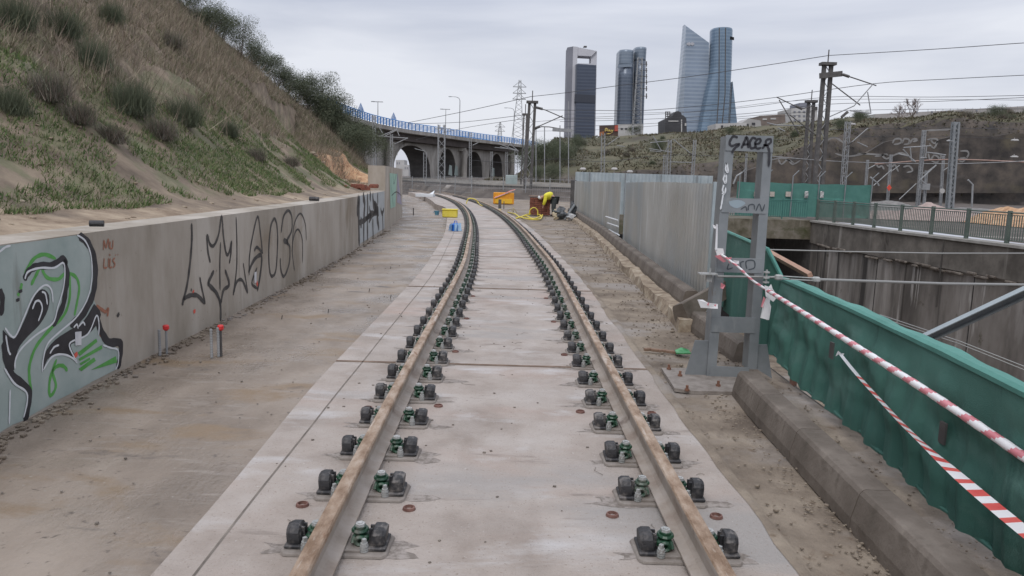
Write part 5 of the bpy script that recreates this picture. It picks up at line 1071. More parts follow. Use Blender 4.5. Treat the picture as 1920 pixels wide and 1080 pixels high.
m = MB(); bA, bB, bC = T(1080, 1000), T(1262, 1000), T(1018, 1000, TY+30); tA, tB, tC = T(1106, 112), T(1271, 232), T(1094, 100, TY+14); bk = V(0, 45, 0)
m.add([bA, bB, tB, tA], [(0, 1, 2, 3)]); m.add([bC+bk*.3, bB+bk, tB+bk*.8, tC+bk*.3], [(3, 2, 1, 0)]); m.add([bB, bB+bk, tB+bk*.8, tB], [(0, 1, 2, 3)]); m.add([tA, tB, tB+bk*.8, tC+bk*.3, tC], [(0, 1, 2, 3, 4)]); m.build('glass_body', gC, t)
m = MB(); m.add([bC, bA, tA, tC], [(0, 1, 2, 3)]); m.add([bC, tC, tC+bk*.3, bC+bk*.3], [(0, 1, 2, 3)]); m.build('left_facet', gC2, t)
m = MB(); 
for k in range(7): a = T(1112+k*8, 240, TY-1); m.box((a[0], a[1], a[2]), (1.4, .5, 3+k % 3))
m.build('rooftop_sign', M_tw, t)
t = thing('office_tower', 'blue grey skyscraper with rounded top flaring to a wide base, rightmost of the four', 'skyscraper', T(1370, 900)*V(1, 1, 0), 'skyline towers')
L4 = [(1185, 1000), (1207, 860), (1228, 740), (1256, 600), (1286, 480), (1300, 400), (1305, 250), (1308, 130), (1312, 118)]; R4 = [(1410, 1000), (1420, 860), (1430, 740), (1440, 600), (1450, 480), (1456, 400), (1462, 250), (1465, 130), (1462, 118)]
m = MB(); rings = []
for k, ((xa, ya), (xb, yb_)) in enumerate(zip(L4, R4)):
    a, b = T(xa, ya, TY-20), T(xb, yb_, TY-20); c = (a+b)/2; w = (b[0]-a[0])/2; pw = .35+.55*min(k/6, 1); rings.append([(c[0]-w*np.sign(math.cos(q))*abs(math.cos(q))**pw, c[1]+22-22*np.sign(math.sin(q))*abs(math.sin(q))**pw, c[2]) for q in np.linspace(0, 2*math.pi, 28, endpoint=False)])
m.loft(rings); m.build('glass_body', gB, t, False)
m = MB(); m.prism([T(1412, 1000, TY-8), T(1492, 1000, TY-8), T(1475, 820, TY-8), T(1442, 512, TY-8)], (0, 24, 0)); m.build('side_wedge', gB, t)
for xt, xb_ in ((1345, 1318), (1390, 1352)): m = MB(); m.tube([T(xb_, 960, TY-42), T(xt-3, 600, TY-42.5), T(xt, 125, TY-42.5)], .8, 4); m.build('vertical_fin', M_steeld, t)
quadbox((1424, 208), (1452, 212), (1452, 192), (1425, 186), 2, TY-40).build('dark_logo_panel', M_dark, t)

# ---------------- crest buildings ----------------
def block(pts, Y, dep, mt, nm, par=None): m = MB(); m.prism([DY(a, b, Y) for a, b in pts], (0, dep, 0)); return m.build(nm, mt, par)
M_cream = mat('cream_render', [(.38, .37, .36), (.48, .47, .46)], .3, .8); M_dkb = mat('black_cladding', [(.03, .03, .034), (.06, .06, .065)], .4, .7); M_brk = mat('brown_brick_far', [(.14, .11, .095), (.2, .165, .145)], .5, .9)
def bld(label, pts, Y, dep, mt, wins=(), wm=None, cat='building', nm='building'):
    t = thing(nm, label, cat, DY(*pts[0], Y)); block(pts, Y, dep, mt, 'wall', t)
    for a, b, c, d in wins: block([(a, d), (c, d), (c, b), (a, b)], Y-.15, .1, wm or M_dkb, 'window', t)
    return t
bld('long white building behind the billboard at the foot of the split tower', [(1158, 262), (1206, 260), (1205, 232), (1158, 233)], 195, 8, M_cream, [(1164+i*8, 240, 1168+i*8, 243) for i in range(4)])
t = thing('billboard', 'dark billboard with orange and yellow writing on the hill crest left of the white building', 'billboard', DY(1140, 258, 188)); block([(1124, 256), (1159, 255), (1159, 234), (1124, 235)], 188, .5, mat('billboard_dark', [(.05, .03, .025), (.09, .05, .035)], .5, .6), 'board', t)
block([(1124, 255), (1132, 255), (1133, 246), (1124, 248)], 187.8, .1, mat('billboard_orange', [(.30, .12, .05)], rough=.6), 'artwork', t); block([(1152, 246), (1159, 246), (1159, 234.5), (1153, 234.5)], 187.8, .1, mat('billboard_red', [(.42, .08, .05)], rough=.6), 'artwork', t)
m = MB()
def bpl(x, y, e): return DY(x, y, 187.7), V(0, -1, 0)
for P in ([(1135, 247), (1135, 241), (1138, 241), (1138, 244), (1135, 244)], [(1140, 247), (1140, 241)], [(1142, 247), (1143, 243), (1145, 247)], [(1146, 243), (1148, 246), (1150, 243)], [(1148, 246), (1147, 249)], [(1137, 251), (1146, 250)]): stroke(m, P, .22, bpl, .0, 2)
m.build('lettering', mat('billboard_yellow', [(.6, .45, .12)], rough=.6), t)
for x in (1130, 1154): m = MB(); m.tube([DY(x, 256, 188), DY(x, 264, 188)], .15, 5); m.build('leg', M_steeld, t)
t = thing('dark_building', 'black domed building on the hill crest left of the pointed tower', 'building', DY(1265, 250, 185))
block([(1247, 252), (1288, 252), (1287, 222), (1281, 216), (1262, 216), (1247, 224)], 185, 9, M_dkb, 'wall', t); block([(1262, 217), (1279, 217), (1277, 211), (1272, 208), (1267, 209), (1263, 213)], 186, 6, M_dkb, 'roof', t); block([(1253, 228), (1272, 228), (1272, 226), (1253, 226)], 184.8, .1, M_cream, 'sign_strip', t); block([(1277, 248), (1279, 248), (1279, 224), (1277, 224)], 184.8, .1, M_cream, 'light_strip', t); block([(1284, 236), (1287, 236), (1287, 231), (1284, 231)], 184.8, .1, M_cream, 'window', t)
m = MB()
for x in (1248, 1252, 1256): m.tube([DY(x, 228, 186), DY(x, 209, 186)], .12, 4)
for y in (210, 214, 218): m.tube([DY(1248, y, 186), DY(1256, y, 186)], .12, 4)
m.build('roof_frame', M_steeld, t)
bld('low white building with pale wall between the curved tower and the brown house', [(1342, 246), (1400, 243), (1400, 230), (1342, 232)], 190, 8, M_cream, [(1352, 235, 1356, 239)])
bld('small grey house with pale fence right of the low white building', [(1390, 244), (1428, 240), (1426, 226), (1404, 222), (1392, 230)], 196, 8, mat('grey_house', [(.3, .29, .28), (.36, .35, .34)], .5, .8), [(1398, 232, 1404, 236), (1410, 230, 1416, 234)])
bld('flat-roofed brown building on the hill crest', [(1424, 238), (1473, 230), (1472, 214), (1425, 217)], 200, 10, M_brk, [(1430, 222, 1438, 225), (1445, 221, 1455, 224)], M_cream)
t = bld('pale apartment block with a grey rooftop box, rising behind the brown building', [(1483, 232), (1533, 228), (1532, 200), (1484, 203)], 230, 12, M_cream, [(1488+i*9, 208+j*8, 1492+i*9, 211+j*8) for i in range(5) for j in range(3)], M_tg); block([(1499, 203), (1517, 203), (1517, 192), (1499, 193)], 231, 8, M_tg, 'rooftop_box', t)
bld('long pale flat building stretching along the hill crest to the right', [(1640, 228), (1960, 225), (1960, 196), (1920, 199), (1830, 204), (1740, 209), (1640, 214)], 205, 12, mat('pale_long_block', [(.30, .28, .27), (.38, .36, .35)], .2, .8), [(1690+i*28, 210-i*.9, 1693+i*28, 213-i*.9) for i in range(8)], M_tg)
bld('low graffitied wall on the crest left of the bare tree', [(1585, 232), (1640, 229), (1640, 216), (1590, 220)], 178, .6, mat('pale_crest_wall', [(.26, .27, .25), (.36, .36, .35)], 1.2, .9), cat='wall', nm='crest_wall')
m = MB()
for i in range(14): x = 1740+i*14; m.tube([DY(x, 224-i*.5, 180), DY(x, 205-i*.5, 180)], .05, 4)
tag(m.build('wire_fence', M_mast), 'thin posts of a wire fence on the hill crest before the long pale building', 'fence')

# ---------------- masts and wires ----------------
def lattice(m, p0, p1, w, nseg, r=.03, d=None, k1=1.):
    d = d or w; p0, p1 = np.array(p0, float), np.array(p1, float); C4 = [V(-w/2, -d/2, 0), V(w/2, -d/2, 0), V(w/2, d/2, 0), V(-w/2, d/2, 0)]
    for c in C4: m.bar(p0+c, p1+c*k1, r*2, r*2)
    for i in range(nseg):
        a, b = i/nseg, (i+1)/nseg; ka, kb_ = 1+(k1-1)*a, 1+(k1-1)*b
        for f in range(4):
            s_, e_ = (C4[f], C4[(f+1) % 4]) if i % 2 == 0 else (C4[(f+1) % 4], C4[f]); m.bar(p0+(p1-p0)*a+s_*ka, p0+(p1-p0)*b+e_*kb_, r, r)
def arms(par, pls, Y, r, mt, name='cantilever'):
    for P in pls: m = MB(); m.tube([DY(a, b, Y) for a, b in P], r, 5); m.build(name, mt, par)
def Z4(P): return [(1400+x/3.375, 80+y/3.375) for x, y in P]
def Z2(P): return [(640+x/4, 150+y/4) for x, y in P]
def Z6(P): return [(1040+x/3.857, 240+y/3.857) for x, y in P]
def Z9(P): return [(1640+x/4.5, 180+y/4.5) for x, y in P]
def heavy_mast(label, pt, pb, Y, w, mt=M_steeld, cap=True, grp='dark catenary masts'):
    a, b = DY(*pb, Y), DY(*pt, Y); t = thing('catenary_mast', label, 'mast', a, grp); g = float(gzf(a[0], Y)); a[2] = min(a[2], g); m = MB()
    for s_ in (-1, 1): m.bar(a+V(s_*w/2, 0, 0), b+V(s_*w/2*.9, 0, 0), w*.44, w*.5)
    m.build('column', mt, t); m = MB(); n = int((b[2]-a[2])/(w*1.0))
    for i in range(n): f, g_ = i/n, (i+1)/n; s_ = 1 if i % 2 else -1; m.bar(a+(b-a)*f+V(s_*w*.34, -.05, 0), a+(b-a)*g_+V(-s_*w*.34, -.05, 0), w*.09, .03)
    m.build('lattice_bracing', M_mast, t)
    if cap: m = MB(); m.box(b+V(0, 0, .08), (w*1.9, w*1.2, .22)); m.tube([b, b+V(0, 0, 1.2)], .05, 5); m.build('mast_head', mt, t)
    return t
H2 = heavy_mast('tallest dark steel catenary mast right of centre with arms reaching right', (1552, 122), (1535, 345), 62, .62)
m = MB(); m.bar(*[DY(*p, 61.6) for p in Z4([(462, 210), (604, 196)])], .42, .2); m.build('bracket', M_steeld, H2)
arms(H2, [Z4([(600, 200), (640, 212), (820, 272)]), Z4([(540, 260), (718, 396)])], 61.5, .05, M_steeld); arms(H2, [Z4([(800, 262), (680, 400), (522, 470)]), Z4([(655, 430), (786, 448)]), Z4([(765, 312), (786, 446)])], 61.4, .045, M_mast)
arms(H2, [Z4([(608, 202), (648, 216)]), Z4([(640, 438), (600, 472)])], 61.3, .12, M_steeld, 'insulator')
H3 = heavy_mast('shorter dark catenary mast just left of the tallest one', (1521, 192), (1512, 345), 75, .56)
arms(H3, [Z4([(190, 345), (345, 420), (432, 398)]), Z4([(205, 362), (330, 575)]), Z4([(270, 455), (432, 580)])], 74.5, .055, M_steeld); arms(H3, [Z4([(130, 508), (190, 522), (352, 525)]), Z4([(200, 540), (240, 560)])], 74.5, .06, M_mast); arms(H3, [Z4([(310, 402), (350, 420)]), Z4([(440, 405), (440, 430)])], 74.3, .13, M_steeld, 'insulator')
H1 = heavy_mast('tall dark twin-column mast in the middle of the yard', (998, 193), (989, 362), 76, .62)
arms(H1, [Z2([(1460, 208), (1530, 225), (1680, 290)]), Z2([(1450, 372), (1500, 350), (1560, 352), (1680, 372)]), Z2([(1470, 352), (1660, 268)])], 75.5, .05, M_steeld); arms(H1, [Z2([(1460, 206), (1510, 218)]), Z2([(1452, 362), (1490, 348)])], 75.3, .13, M_steeld, 'insulator')
m = MB(); m.bar(DY(1036, 243, 75.5), DY(1073, 245, 75.5), .32, .3); m.build('feeder_box', M_mast, H1)
heavy_mast('slimmer dark mast standing close left of the twin-column mast', (985, 216), (979, 358), 84, .34)
def mast(label, pt, pb, Y, w, arm=(), mt=M_mast, r=.03, ins=()):
    a, b = DY(*pb, Y), DY(*pt, Y); g = float(gzf(a[0], Y)); a[2] = min(a[2], g); t = thing('lattice_mast', label, 'mast', a, 'grey catenary masts'); m = MB(); lattice(m, a, b, w, max(4, int((b[2]-a[2])/w/1.1)), r); m.build('lattice_column', mt, t)
    arms(t, arm, Y-.4, .05, mt); arms(t, ins, Y-.5, .09, M_steeld, 'insulator'); return t
mast('thick grey lattice mast in front of the pier between the first and second arch', (828, 234), (828, 328), 112, .95, [Z2([(700, 365), (820, 365)]), Z2([(740, 335), (740, 365)]), Z2([(765, 335), (765, 365)])], r=.06)
mast('grey lattice mast seen inside the first arch', (797, 286), (797, 328), 118, .45, [Z2([(550, 515), (630, 535)])])
mast('grey mast in front of the bridge column, centre', (882, 248), (882, 340), 100, .28, [Z2([(985, 490), (1030, 468)])])
mast('slim grey mast before the third arch', (922, 284), (922, 330), 120, .3); mast('slim grey mast right of the third arch', (950, 285), (950, 334), 115, .3, [Z2([(1170, 475), (1320, 530)]), Z2([(1150, 505), (1310, 522)]), Z2([(1190, 500), (1320, 532)])])
mast('grey mast under the right end of the viaduct', (968, 282), (967, 345), 98, .4, [Z2([(1265, 480), (1330, 535)]), Z2([(1240, 515), (1265, 480)])])
mast('grey mast at the left end of the viaduct by the bank bushes', (701, 216), (704, 312), 90, .3, [Z2([(265, 420), (500, 437)]), Z2([(285, 425), (420, 368)]), Z2([(280, 350), (310, 400)]), Z2([(400, 480), (500, 435)])], r=.04)
mast('grey mast in front of the first column of the viaduct', (734, 252), (735, 312), 88, .25, [Z2([(330, 420), (410, 378)]), Z2([(415, 370), (435, 420)])])
mast('lattice mast on the left foot of the right hill', (1131, 250), (1131, 325), 105, .45, [Z6([(372, 128), (470, 60)]), Z6([(450, 125), (506, 136)])], ins=[Z6([(365, 132), (385, 120)])])
mast('lattice mast carrying a fan of pale tubes above the sheet fence', (1256, 262), (1254, 332), 95, .38, [Z6([(710, 58), (742, 100), (838, 95)]), Z6([(690, 106), (838, 94)]), Z6([(685, 150), (850, 176)]), Z6([(712, 60), (772, 166)]), Z6([(836, 96), (800, 172)]), Z6([(688, 165), (770, 172)])])
mast('second lattice leg beside the mast with the fan of tubes', (1247, 290), (1246, 332), 97, .3, [Z6([(830, 245), (1000, 250)])])
mast('narrow lattice mast above the right part of the sheet fence', (1303, 262), (1298, 335), 92, .28, [Z6([(860, 84), (990, 190)])], ins=[Z6([(975, 180), (992, 192)])])
mast('short light mast seen through the steel frame', (1400, 288), (1397, 345), 100, .18)
mast('lattice mast right of the tallest dark mast with a raised pale arm', (1590, 228), (1582, 345), 66, .34, [Z4([(655, 638), (768, 540)]), Z4([(700, 630), (765, 660)])], ins=[Z4([(640, 645), (665, 628)])])
mast('slim mast above the right end of the green net fence', (1627, 300), (1624, 348), 70, .14, [Z4([(765, 800), (820, 770)])])
mast('thin mast with a red sign on it at the foot of the hill', (1671, 290), (1664, 378), 88, .2, [Z9([(135, 640), (210, 585)])])
mast('pale box mast with a wide frame of tubes, left of the tallest grey post', (1733, 244), (1720, 392), 62, .2, [Z9([(245, 435), (430, 424), (470, 420)]), Z9([(200, 488), (285, 508)]), Z9([(300, 435), (310, 545), (345, 555)]), Z9([(240, 450), (300, 520), (340, 550)]), Z9([(437, 425), (430, 520)]), Z9([(385, 520), (440, 522)]), Z9([(440, 475), (600, 498)])])
mast('thin post beside the pale box mast carrying grey boxes', (1737, 320), (1732, 392), 61, .12, [Z9([(385, 705), (430, 742)]), Z9([(520, 582), (390, 702)])])
mast('tall plain grey post on the right with a small lamp', (1792, 229), (1780, 398), 56, .30, [Z9([(620, 380), (660, 382)])], mt=M_steel, r=.07)
mast('thin mast with a round white sign right of the pale mast', (1769, 292), (1764, 378), 84, .18, [Z9([(575, 632), (640, 588)])])
def signb(px, py, Y, w, h, mt, nm, lb, rnd=False):
    q = DY(px, py, Y); m = MB()
    if rnd: m.tube([q, q+V(0, .06, 0)], w/2, 14)
    else: m.prism([q+V(0, 0, -h/2), q+V(w/2, 0, 0), q+V(0, 0, h/2), q+V(-w/2, 0, 0)] if nm == 'red_sign' else [q+V(-w/2, 0, -h/2), q+V(w/2, 0, -h/2), q+V(w/2, 0, h/2), q+V(-w/2, 0, h/2)], (0, .08, 0))
    return tag(m.build(nm, mt), lb, 'sign')
signb(1667.5, 352, 87.2, .55, .75, mat('signal_red', [(.6, .07, .04)], rough=.5), 'red_sign', 'small red diamond signal plate on a thin mast at the foot of the hill')
signb(1767, 358, 83.2, .55, .6, M_cream, 'round_sign', 'round white sign on a thin mast at the foot of the hill', True)
signb(1737, 350, 60.6, .6, .5, M_mast, 'control_box', 'grey control box on the thin post beside the pale box mast'); signb(1727, 349, 60.8, .35, .4, M_mast, 'control_box', 'smaller grey control box left of the other on the thin post')
for i, (x, y) in enumerate(((1903, 263), (1902, 294), (1782, 264), (1598, 233), (1093, 317), (1152, 317), (1181, 322))):
    q = DY(x, y, 90 if x > 1500 else 60); w = .75 if x > 1500 else .45; m = MB(); m.box(q, (w, .4, .16), b=.04); m.box(q+V(0, 0, .1), (w*.6, .3, .08)); m.tube([q+V(0, .1, .05), q+V(0, .1, -2.2 if x < 1500 else .3)], .03, 5)
    lbs = ['upper pale lamp head at the right edge of the hill', 'lower pale lamp head at the right edge of the hill', 'small pale lamp head left of the tall grey post', 'white lamp head beside the lattice mast right of the tallest mast', 'left pale lamp head peeping over the sheet fence', 'middle pale lamp head peeping over the sheet fence', 'right pale lamp head peeping over the sheet fence']
    tag(m.build('lamp_head', M_cream), lbs[i], 'lamp')
for i, (P, lb) in enumerate((([(1822, 388), (1824, 346), (1815, 337)], 'bent-top grey fence post at the foot of the hill, right'), ([(1375, 345), (1381, 330), (1392, 323)], 'bent-top fence post seen through the steel frame'), ([(1648, 348), (1645, 343), (1632, 332)], 'bent-top post just right of the net fence'))):
    m = MB(); m.tube([DY(a, b, 58) for a, b in P], .07, 5); tag(m.build('bent_post', M_mast), lb, 'post', 'bent-top fence posts')
# pylons
def pylon(label, pt, pb, Y, w0, armsy, aw):
    a, b = DY(*pb, Y), DY(*pt, Y); t = thing('power_pylon', label, 'pylon', a); m = MB(); lattice(m, a, b, w0, 16, .09*Y/230, k1=.14); m.build('lattice_tower', M_mast, t)
    for y in armsy: q = DY(pt[0]-(pt[0]-pb[0])*(y-pt[1])/(pb[1]-pt[1]), y, Y); m = MB(); m.bar(q-V(aw, 0, 0), q+V(aw, 0, 0), .2, .2); m.bar(q-V(aw, 0, 0), q+V(0, 0, 1.6), .12, .12); m.bar(q+V(aw, 0, 0), q+V(0, 0, 1.6), .12, .12); m.build('crossarm', M_mast, t)
pylon('tall lattice power pylon behind the right end of the viaduct', (975, 150), (969, 285), 230, 4.0, (163, 175, 186), 2.0); pylon('smaller distant pylon left of the tall one', (938, 229), (936, 280), 330, 3, (238, 246), 2.2)
t = thing('telecom_mast', 'lattice telecom mast with side antennas in front of the split grey tower', 'mast', DY(1196, 250, 180)); m = MB(); lattice(m, DY(1193, 258, 180), DY(1200, 108, 180), 2.0, 26, .07, k1=.5); m.build('lattice_tower', M_mast, t)
for y in (120, 132, 143, 154, 166, 180): m = MB(); q = DY(1200, y, 180); m.bar(q, DY(1214, y+.5, 180), .12, .12); m.bar(DY(1212, y-5, 179.8), DY(1212, y+5, 179.8), .25, .2); m.build('antenna', M_steeld, t)
for i, (x, y) in enumerate(((1005, 240), (1021, 238), (1050, 235), (1066, 190))): m = MB(); m.tube([DY(x, 345, 105), DY(x, y, 105)], .07, 5); tag(m.build('thin_pole', M_mast), ['first', 'second', 'third', 'fourth (tallest)'][i]+' thin pole right of the twin-column mast, counting from it', 'pole', 'thin poles in the yard')
def wire(P, Y0, Y1, r, label, mt=M_wire):
    n = len(P); pts = [DY(a, b, Y0+(Y1-Y0)*(a-P[0][0])/(P[-1][0]-P[0][0])) for a, b in P]; m = MB(); m.tube(cr_spline(pts, 5), r, 4); tag(m.build('overhead_wire', mt), label, 'wire', 'overhead wires')
wire([(765, 230), (880, 207), (996, 181)], 100, 76, .030, 'topmost wire from the far left up to the twin-column mast'); wire([(996, 181), (1060, 174), (1156, 161), (1272, 146.5), (1400, 128), (1554, 104)], 76, 62, .026, 'topmost wire between the twin-column mast and the tallest mast, crossing the towers'); wire([(1554, 104), (1755, 92), (1904, 81.5), (2000, 76)], 62, 50, .024, 'topmost wire running right from the tallest mast')
for i, (P, a, b, r) in enumerate((([(1022, 206), (1120, 207), (1207, 207), (1330, 197), (1459, 182), (1637, 157), (1780, 148), (1960, 139)], 76, 56, .024), ([(1060, 222), (1270, 212), (1400, 201), (1554, 182), (1750, 182), (1960, 178)], 95, 60, .022), ([(1050, 228), (1200, 224), (1400, 213), (1542, 196), (1755, 190), (1960, 181)], 90, 58, .022), ([(1060, 238), (1250, 230), (1450, 214), (1640, 206), (1960, 204)], 100, 70, .022),
    ([(1557, 243), (1750, 240), (1960, 243)], 80, 80, .025), ([(765, 232), (865, 229), (985, 215)], 110, 85, .028), ([(780, 262), (865, 241), (985, 222)], 120, 85, .026), ([(880, 300), (960, 305), (1042, 298), (1133, 303), (1221, 293), (1300, 291), (1500, 300)], 100, 80, .022), ([(1060, 214), (1300, 209), (1450, 192), (1600, 186), (1960, 188)], 90, 60, .016), ([(1000, 246), (1150, 242), (1350, 225), (1500, 216)], 110, 80, .020), ([(985, 230), (1060, 224), (1150, 222)], 100, 90, .02), ([(1450, 262), (1700, 255), (1960, 262)], 85, 85, .018))):
    wire(P, a, b, r, ['contact wire held by the arm of the tallest mast', 'wire just under the contact wire, ending at the right edge', 'second wire under the contact wire', 'low wire grazing the hill crest', 'wire crossing the dark hillside on the right', 'upper of two wires above the viaduct', 'lower of two wires above the viaduct', 'sagging wire low in front of the arches and hill foot', 'thin wire between the upper ones on the right', 'slanting wire from the yard across the foot of the towers', 'short wire right of the twin-column mast', 'faint wire across the upper right hillside'][i])
wire([(1447, 293), (1578, 303), (1785, 307), (1960, 300)], 70, 58, .030, 'pale pipe-like wire low across the dark hillside', M_mast); wire([(1640, 308), (1780, 299), (1960, 306)], 66, 60, .05, 'reddish feeder pipe low across the right hillside', mat('salmon_feeder', [(.28, .17, .14), (.35, .24, .2)], 4, .7))
# stays
for i, (a, b) in enumerate((((1638, 348), (1672, 318)), ((1686, 374), (1718, 344)))): m = MB(); m.tube([DY(*a, 62), DY(*b, 62)], .04, 4); tag(m.build('stay_rod', M_mast), ['left', 'right'][i]+' slanting stay rod at the foot of the right masts', 'rod')

# ---------------- rail yard ----------------
def yl_pts(d, x0=-60, x1=9, z=None): 
    P = []
    for x in np.linspace(x0, x1, 40): y = float(yb(x))+d; P.append((x, y, float(gzf(x, y))+(z or .1)))
    return P
for k, d in enumerate((5.2, 6.9, 11.5, 13.2, 19., 20.7, 28., 29.7)):
    m = MB(); rings = [[(p[0], p[1]-.04, p[2]-.05), (p[0], p[1]+.04, p[2]-.05), (p[0], p[1]+.04, p[2]+.14), (p[0], p[1]-.04, p[2]+.14)] for p in yl_pts(d)]; m.loft(rings)
    tag(m.build('yard_rail', M_steeld), f'{["near", "far"][k % 2]} rail of the {["first", "second", "third", "fourth"][k//2]} yard track behind the wire fence', 'rail', 'rails of the yard tracks')
M_trough = mat('pale_cable_trough', [(.27, .25, .225), (.38, .36, .33)], 1, .9)
for d, w, z in ((9.0, 1.0, .28), (16., 1.4, .35), (24.5, 1.2, .4), (34, 1.4, .45)):
    m = MB(); rings = [[(p[0], p[1], p[2]-.3), (p[0], p[1], p[2]+z), (p[0], p[1]+w, p[2]+z), (p[0], p[1]+w, p[2]-.3)] for p in yl_pts(d, z=.0)]; m.loft(rings); struct(m.build('platform_edge', M_trough))
q = DY(959, 338, 82); m = MB(); m.box((q[0], 82, q[2]-.2), (1.25, .8, 1.5), b=.04); tag(m.build('relay_cabinet', mat('mint_cabinet', [(.28, .34, .33), (.36, .42, .41)], 2, .7)), 'pale green equipment cabinet in the yard left of the twin-column mast', 'cabinet')
q = DY(1182/1, 345, 78)
# wire mesh fence
wf = thing('mesh_fence', 'thin wire mesh fence on posts between the site and the rail yard', 'fence', (-4, 70, 0)); FPt = [G(a, b, -.1 if a > 820 else -.3) for a, b in ((752, 359), (773, 361), (797, 362), (825, 365), (853, 368), (884, 371), (943, 373), (985, 375), (1030, 378), (1078, 382))]
m = MB()
for p in FPt: m.tube([p-V(0, 0, .2), p+V(0, 0, 2.1)], .045, 5); 
for i, p in enumerate(FPt): m2_ = MB(); m2_.tube([p-V(0, 0, .2), p+V(0, 0, 2.15)], .05, 5); m2_.build('post', M_mast, wf)
m = MB()
for i in range(len(FPt)-1):
    for zz in (.1, .5, 1.0, 1.5, 2.0): m.tube([FPt[i]+V(0, 0, zz), FPt[i+1]+V(0, 0, zz)], .012, 4)
    L_ = np.linalg.norm(FPt[i+1]-FPt[i]); n = int(L_/.35)
    for j in range(n): p = FPt[i]+(FPt[i+1]-FPt[i])*j/n; m.tube([p+V(0, 0, .05), p+V(0, 0, 2.0)], .006, 3)
m.build('wire_mesh', M_mast, wf)
# heaps
def heap(c, rx, ry, h, mt, label, sd=1):
    n = 44; X, Y = np.meshgrid(np.linspace(-1, 1, n), np.linspace(-1, 1, n)); R = np.sqrt(X**2+Y**2); Z = h*np.clip(1-R, 0, 1)**.8*(.45+1.1*fbm(X*2.6+sd*7, Y*2.6+sd))-.05; return tag(gridmesh('spoil_heap', X*rx+c[0], Y*ry+c[1], Z+c[2], mt), label, 'heap', 'heaps beyond the railing')
M_gh = mat('grey_gravel', [(.13, .125, .12), (.22, .21, .20)], 3, .95, .6, 12); M_ph = mat('pinkish_gravel', [(.27, .20, .18), (.38, .30, .27)], 3, .95, .6, 12)
q = DY(1672, 390, 54); heap((q[0], 54, 0), 5.5, 4, 1.0, M_gh, 'low grey gravel heap behind the railing, left'); q = DY(1740, 392, 52); heap((q[0], 52, 0), 5.5, 4, .95, M_ph, 'pinkish gravel heap in the middle behind the railing', 2); q = DY(1948, 400, 46); heap((q[0], 46, 0), 3.6, 5, 1.45, M_orange, 'orange earth heap at the right edge behind the railing', 3); q = DY(1825, 390, 58); heap((q[0], 58, 0), 8, 4, .75, M_gh, 'long grey gravel mound between the pink and orange heaps', 4)

# ---------------- trees and scrub on the right ----------------
for i, (x, y, Y, s) in enumerate(((985, 285, 150, 2.6), (1003, 284, 146, 3.0), (1022, 286, 140, 2.8), (1042, 290, 136, 2.6), (1062, 290, 132, 2.4), (1083, 285, 150, 2.0), (1193, 262, 182, 1.7), (1010, 300, 120, 1.8), (1035, 306, 115, 1.8))):
    p = DY(x, y, Y); o = plant('bush', (p[0], Y, float(gzf(p[0], Y))-.2), s, ['first dark tree mass right of the viaduct', 'second tree mass right of the viaduct', 'third tree mass, below the portal tower', 'fourth tree mass at the left foot of the hill', 'fifth tree mass at the hill foot near the sheet fence', 'sixth bushy tree above the sheet fence corner', 'round tree on the crest in front of the split tower', 'nearer tree right of the dark twin mast', 'nearer tree left of the sheet fence'][i], 'trees at the foot of the hill', 'tree')
rs_ = random.Random(5)
for i in range(34):
    x = rs_.uniform(1090, 1915); x = x if not 1640 < x < 1760 else x+130; y = rs_.uniform(0, 1); Y = 124+y*46; p = DY(x, 300, Y); k = rs_.choice(['bush', 'dry', 'dry', 'broom']); s = rs_.uniform(.8, 1.7)
    pos = 'left' if x < 1350 else 'middle' if x < 1640 else 'right'; hh = 'lower' if y < .33 else 'upper' if y > .66 else 'mid'
    plant(k, (p[0], Y, float(gzf(p[0], Y))-.1), s, f'{"dark round" if k == "bush" else "dry brown" if k == "dry" else "olive spiky"} shrub on the {hh} {pos} part of the right hillside', f'shrubs on the right hillside, {hh} {pos}')
n = 60000; X = -5+150*rng.random(n); Y = 116+66*rng.random(n)
Z = gzf(X, Y); k = (Z > .9) & (fbm(X*.12, Y*.14, 4, 2) > .40); X, Y, Z = X[k], Y[k], Z[k]; n = len(X); a = rng.random(n)*6.28; w = .10+.12*rng.random(n); h = .12+.4*rng.random(n)**2
d = np.stack([np.cos(a)*w, np.sin(a)*w, 0*a], 1); B = np.stack([X, Y, Z-.05], 1); tip = B+np.stack([rng.normal(size=n)*.25, rng.normal(size=n)*.25, h], 1)
o = fastmesh('hillside_scrub', np.stack([B-d, B+d, tip], 1).reshape(-1, 3), 3, [mat('hill_weed_a', [(.085, .078, .045), (.11, .10, .06)], 1, .9), mat('hill_weed_b', [(.07, .068, .04), (.095, .09, .052)], 1, .9), mat('hill_weed_c', [(.10, .08, .055), (.13, .105, .07)], 1, .9)], rng.integers(0, 3, n)); tag(o, 'low scrub and weeds covering the right hillside', 'scrub', kind='stuff')
def bare_tree(p, h, label):
    t = thing('bare_tree', label, 'tree', p, 'bare trees on the crest'); tr = MB(); br = MB()
    def grow(m, a, d, L, r, lv):
        b = a+d*L; m.tube([a, (a+b)/2+V(*(rng.normal(size=3)*L*.05)), b], [r, r*.85, r*.65], 4)
        if lv <= 0: return
        for _ in range(3 if lv > 1 else 4): dd = d+rng.normal(size=3)*.45+V(0, 0, .12); dd /= np.linalg.norm(dd); grow(br, a+(b-a)*rng.uniform(.55, 1), dd, L*rng.uniform(.6, .8), r*.6, lv-1)
    p = np.array(p, float)
    for _ in range(3): dd = V(rng.normal()*.35, rng.normal()*.3, 1); dd /= np.linalg.norm(dd); grow(tr, p, dd, h*.33, h*.02, 4)
    tr.build('trunk', M_twig[0], t); br.build('crown', mat('pale_bare_twigs', [(.16, .12, .11), (.24, .19, .175)], 2, .9), t)
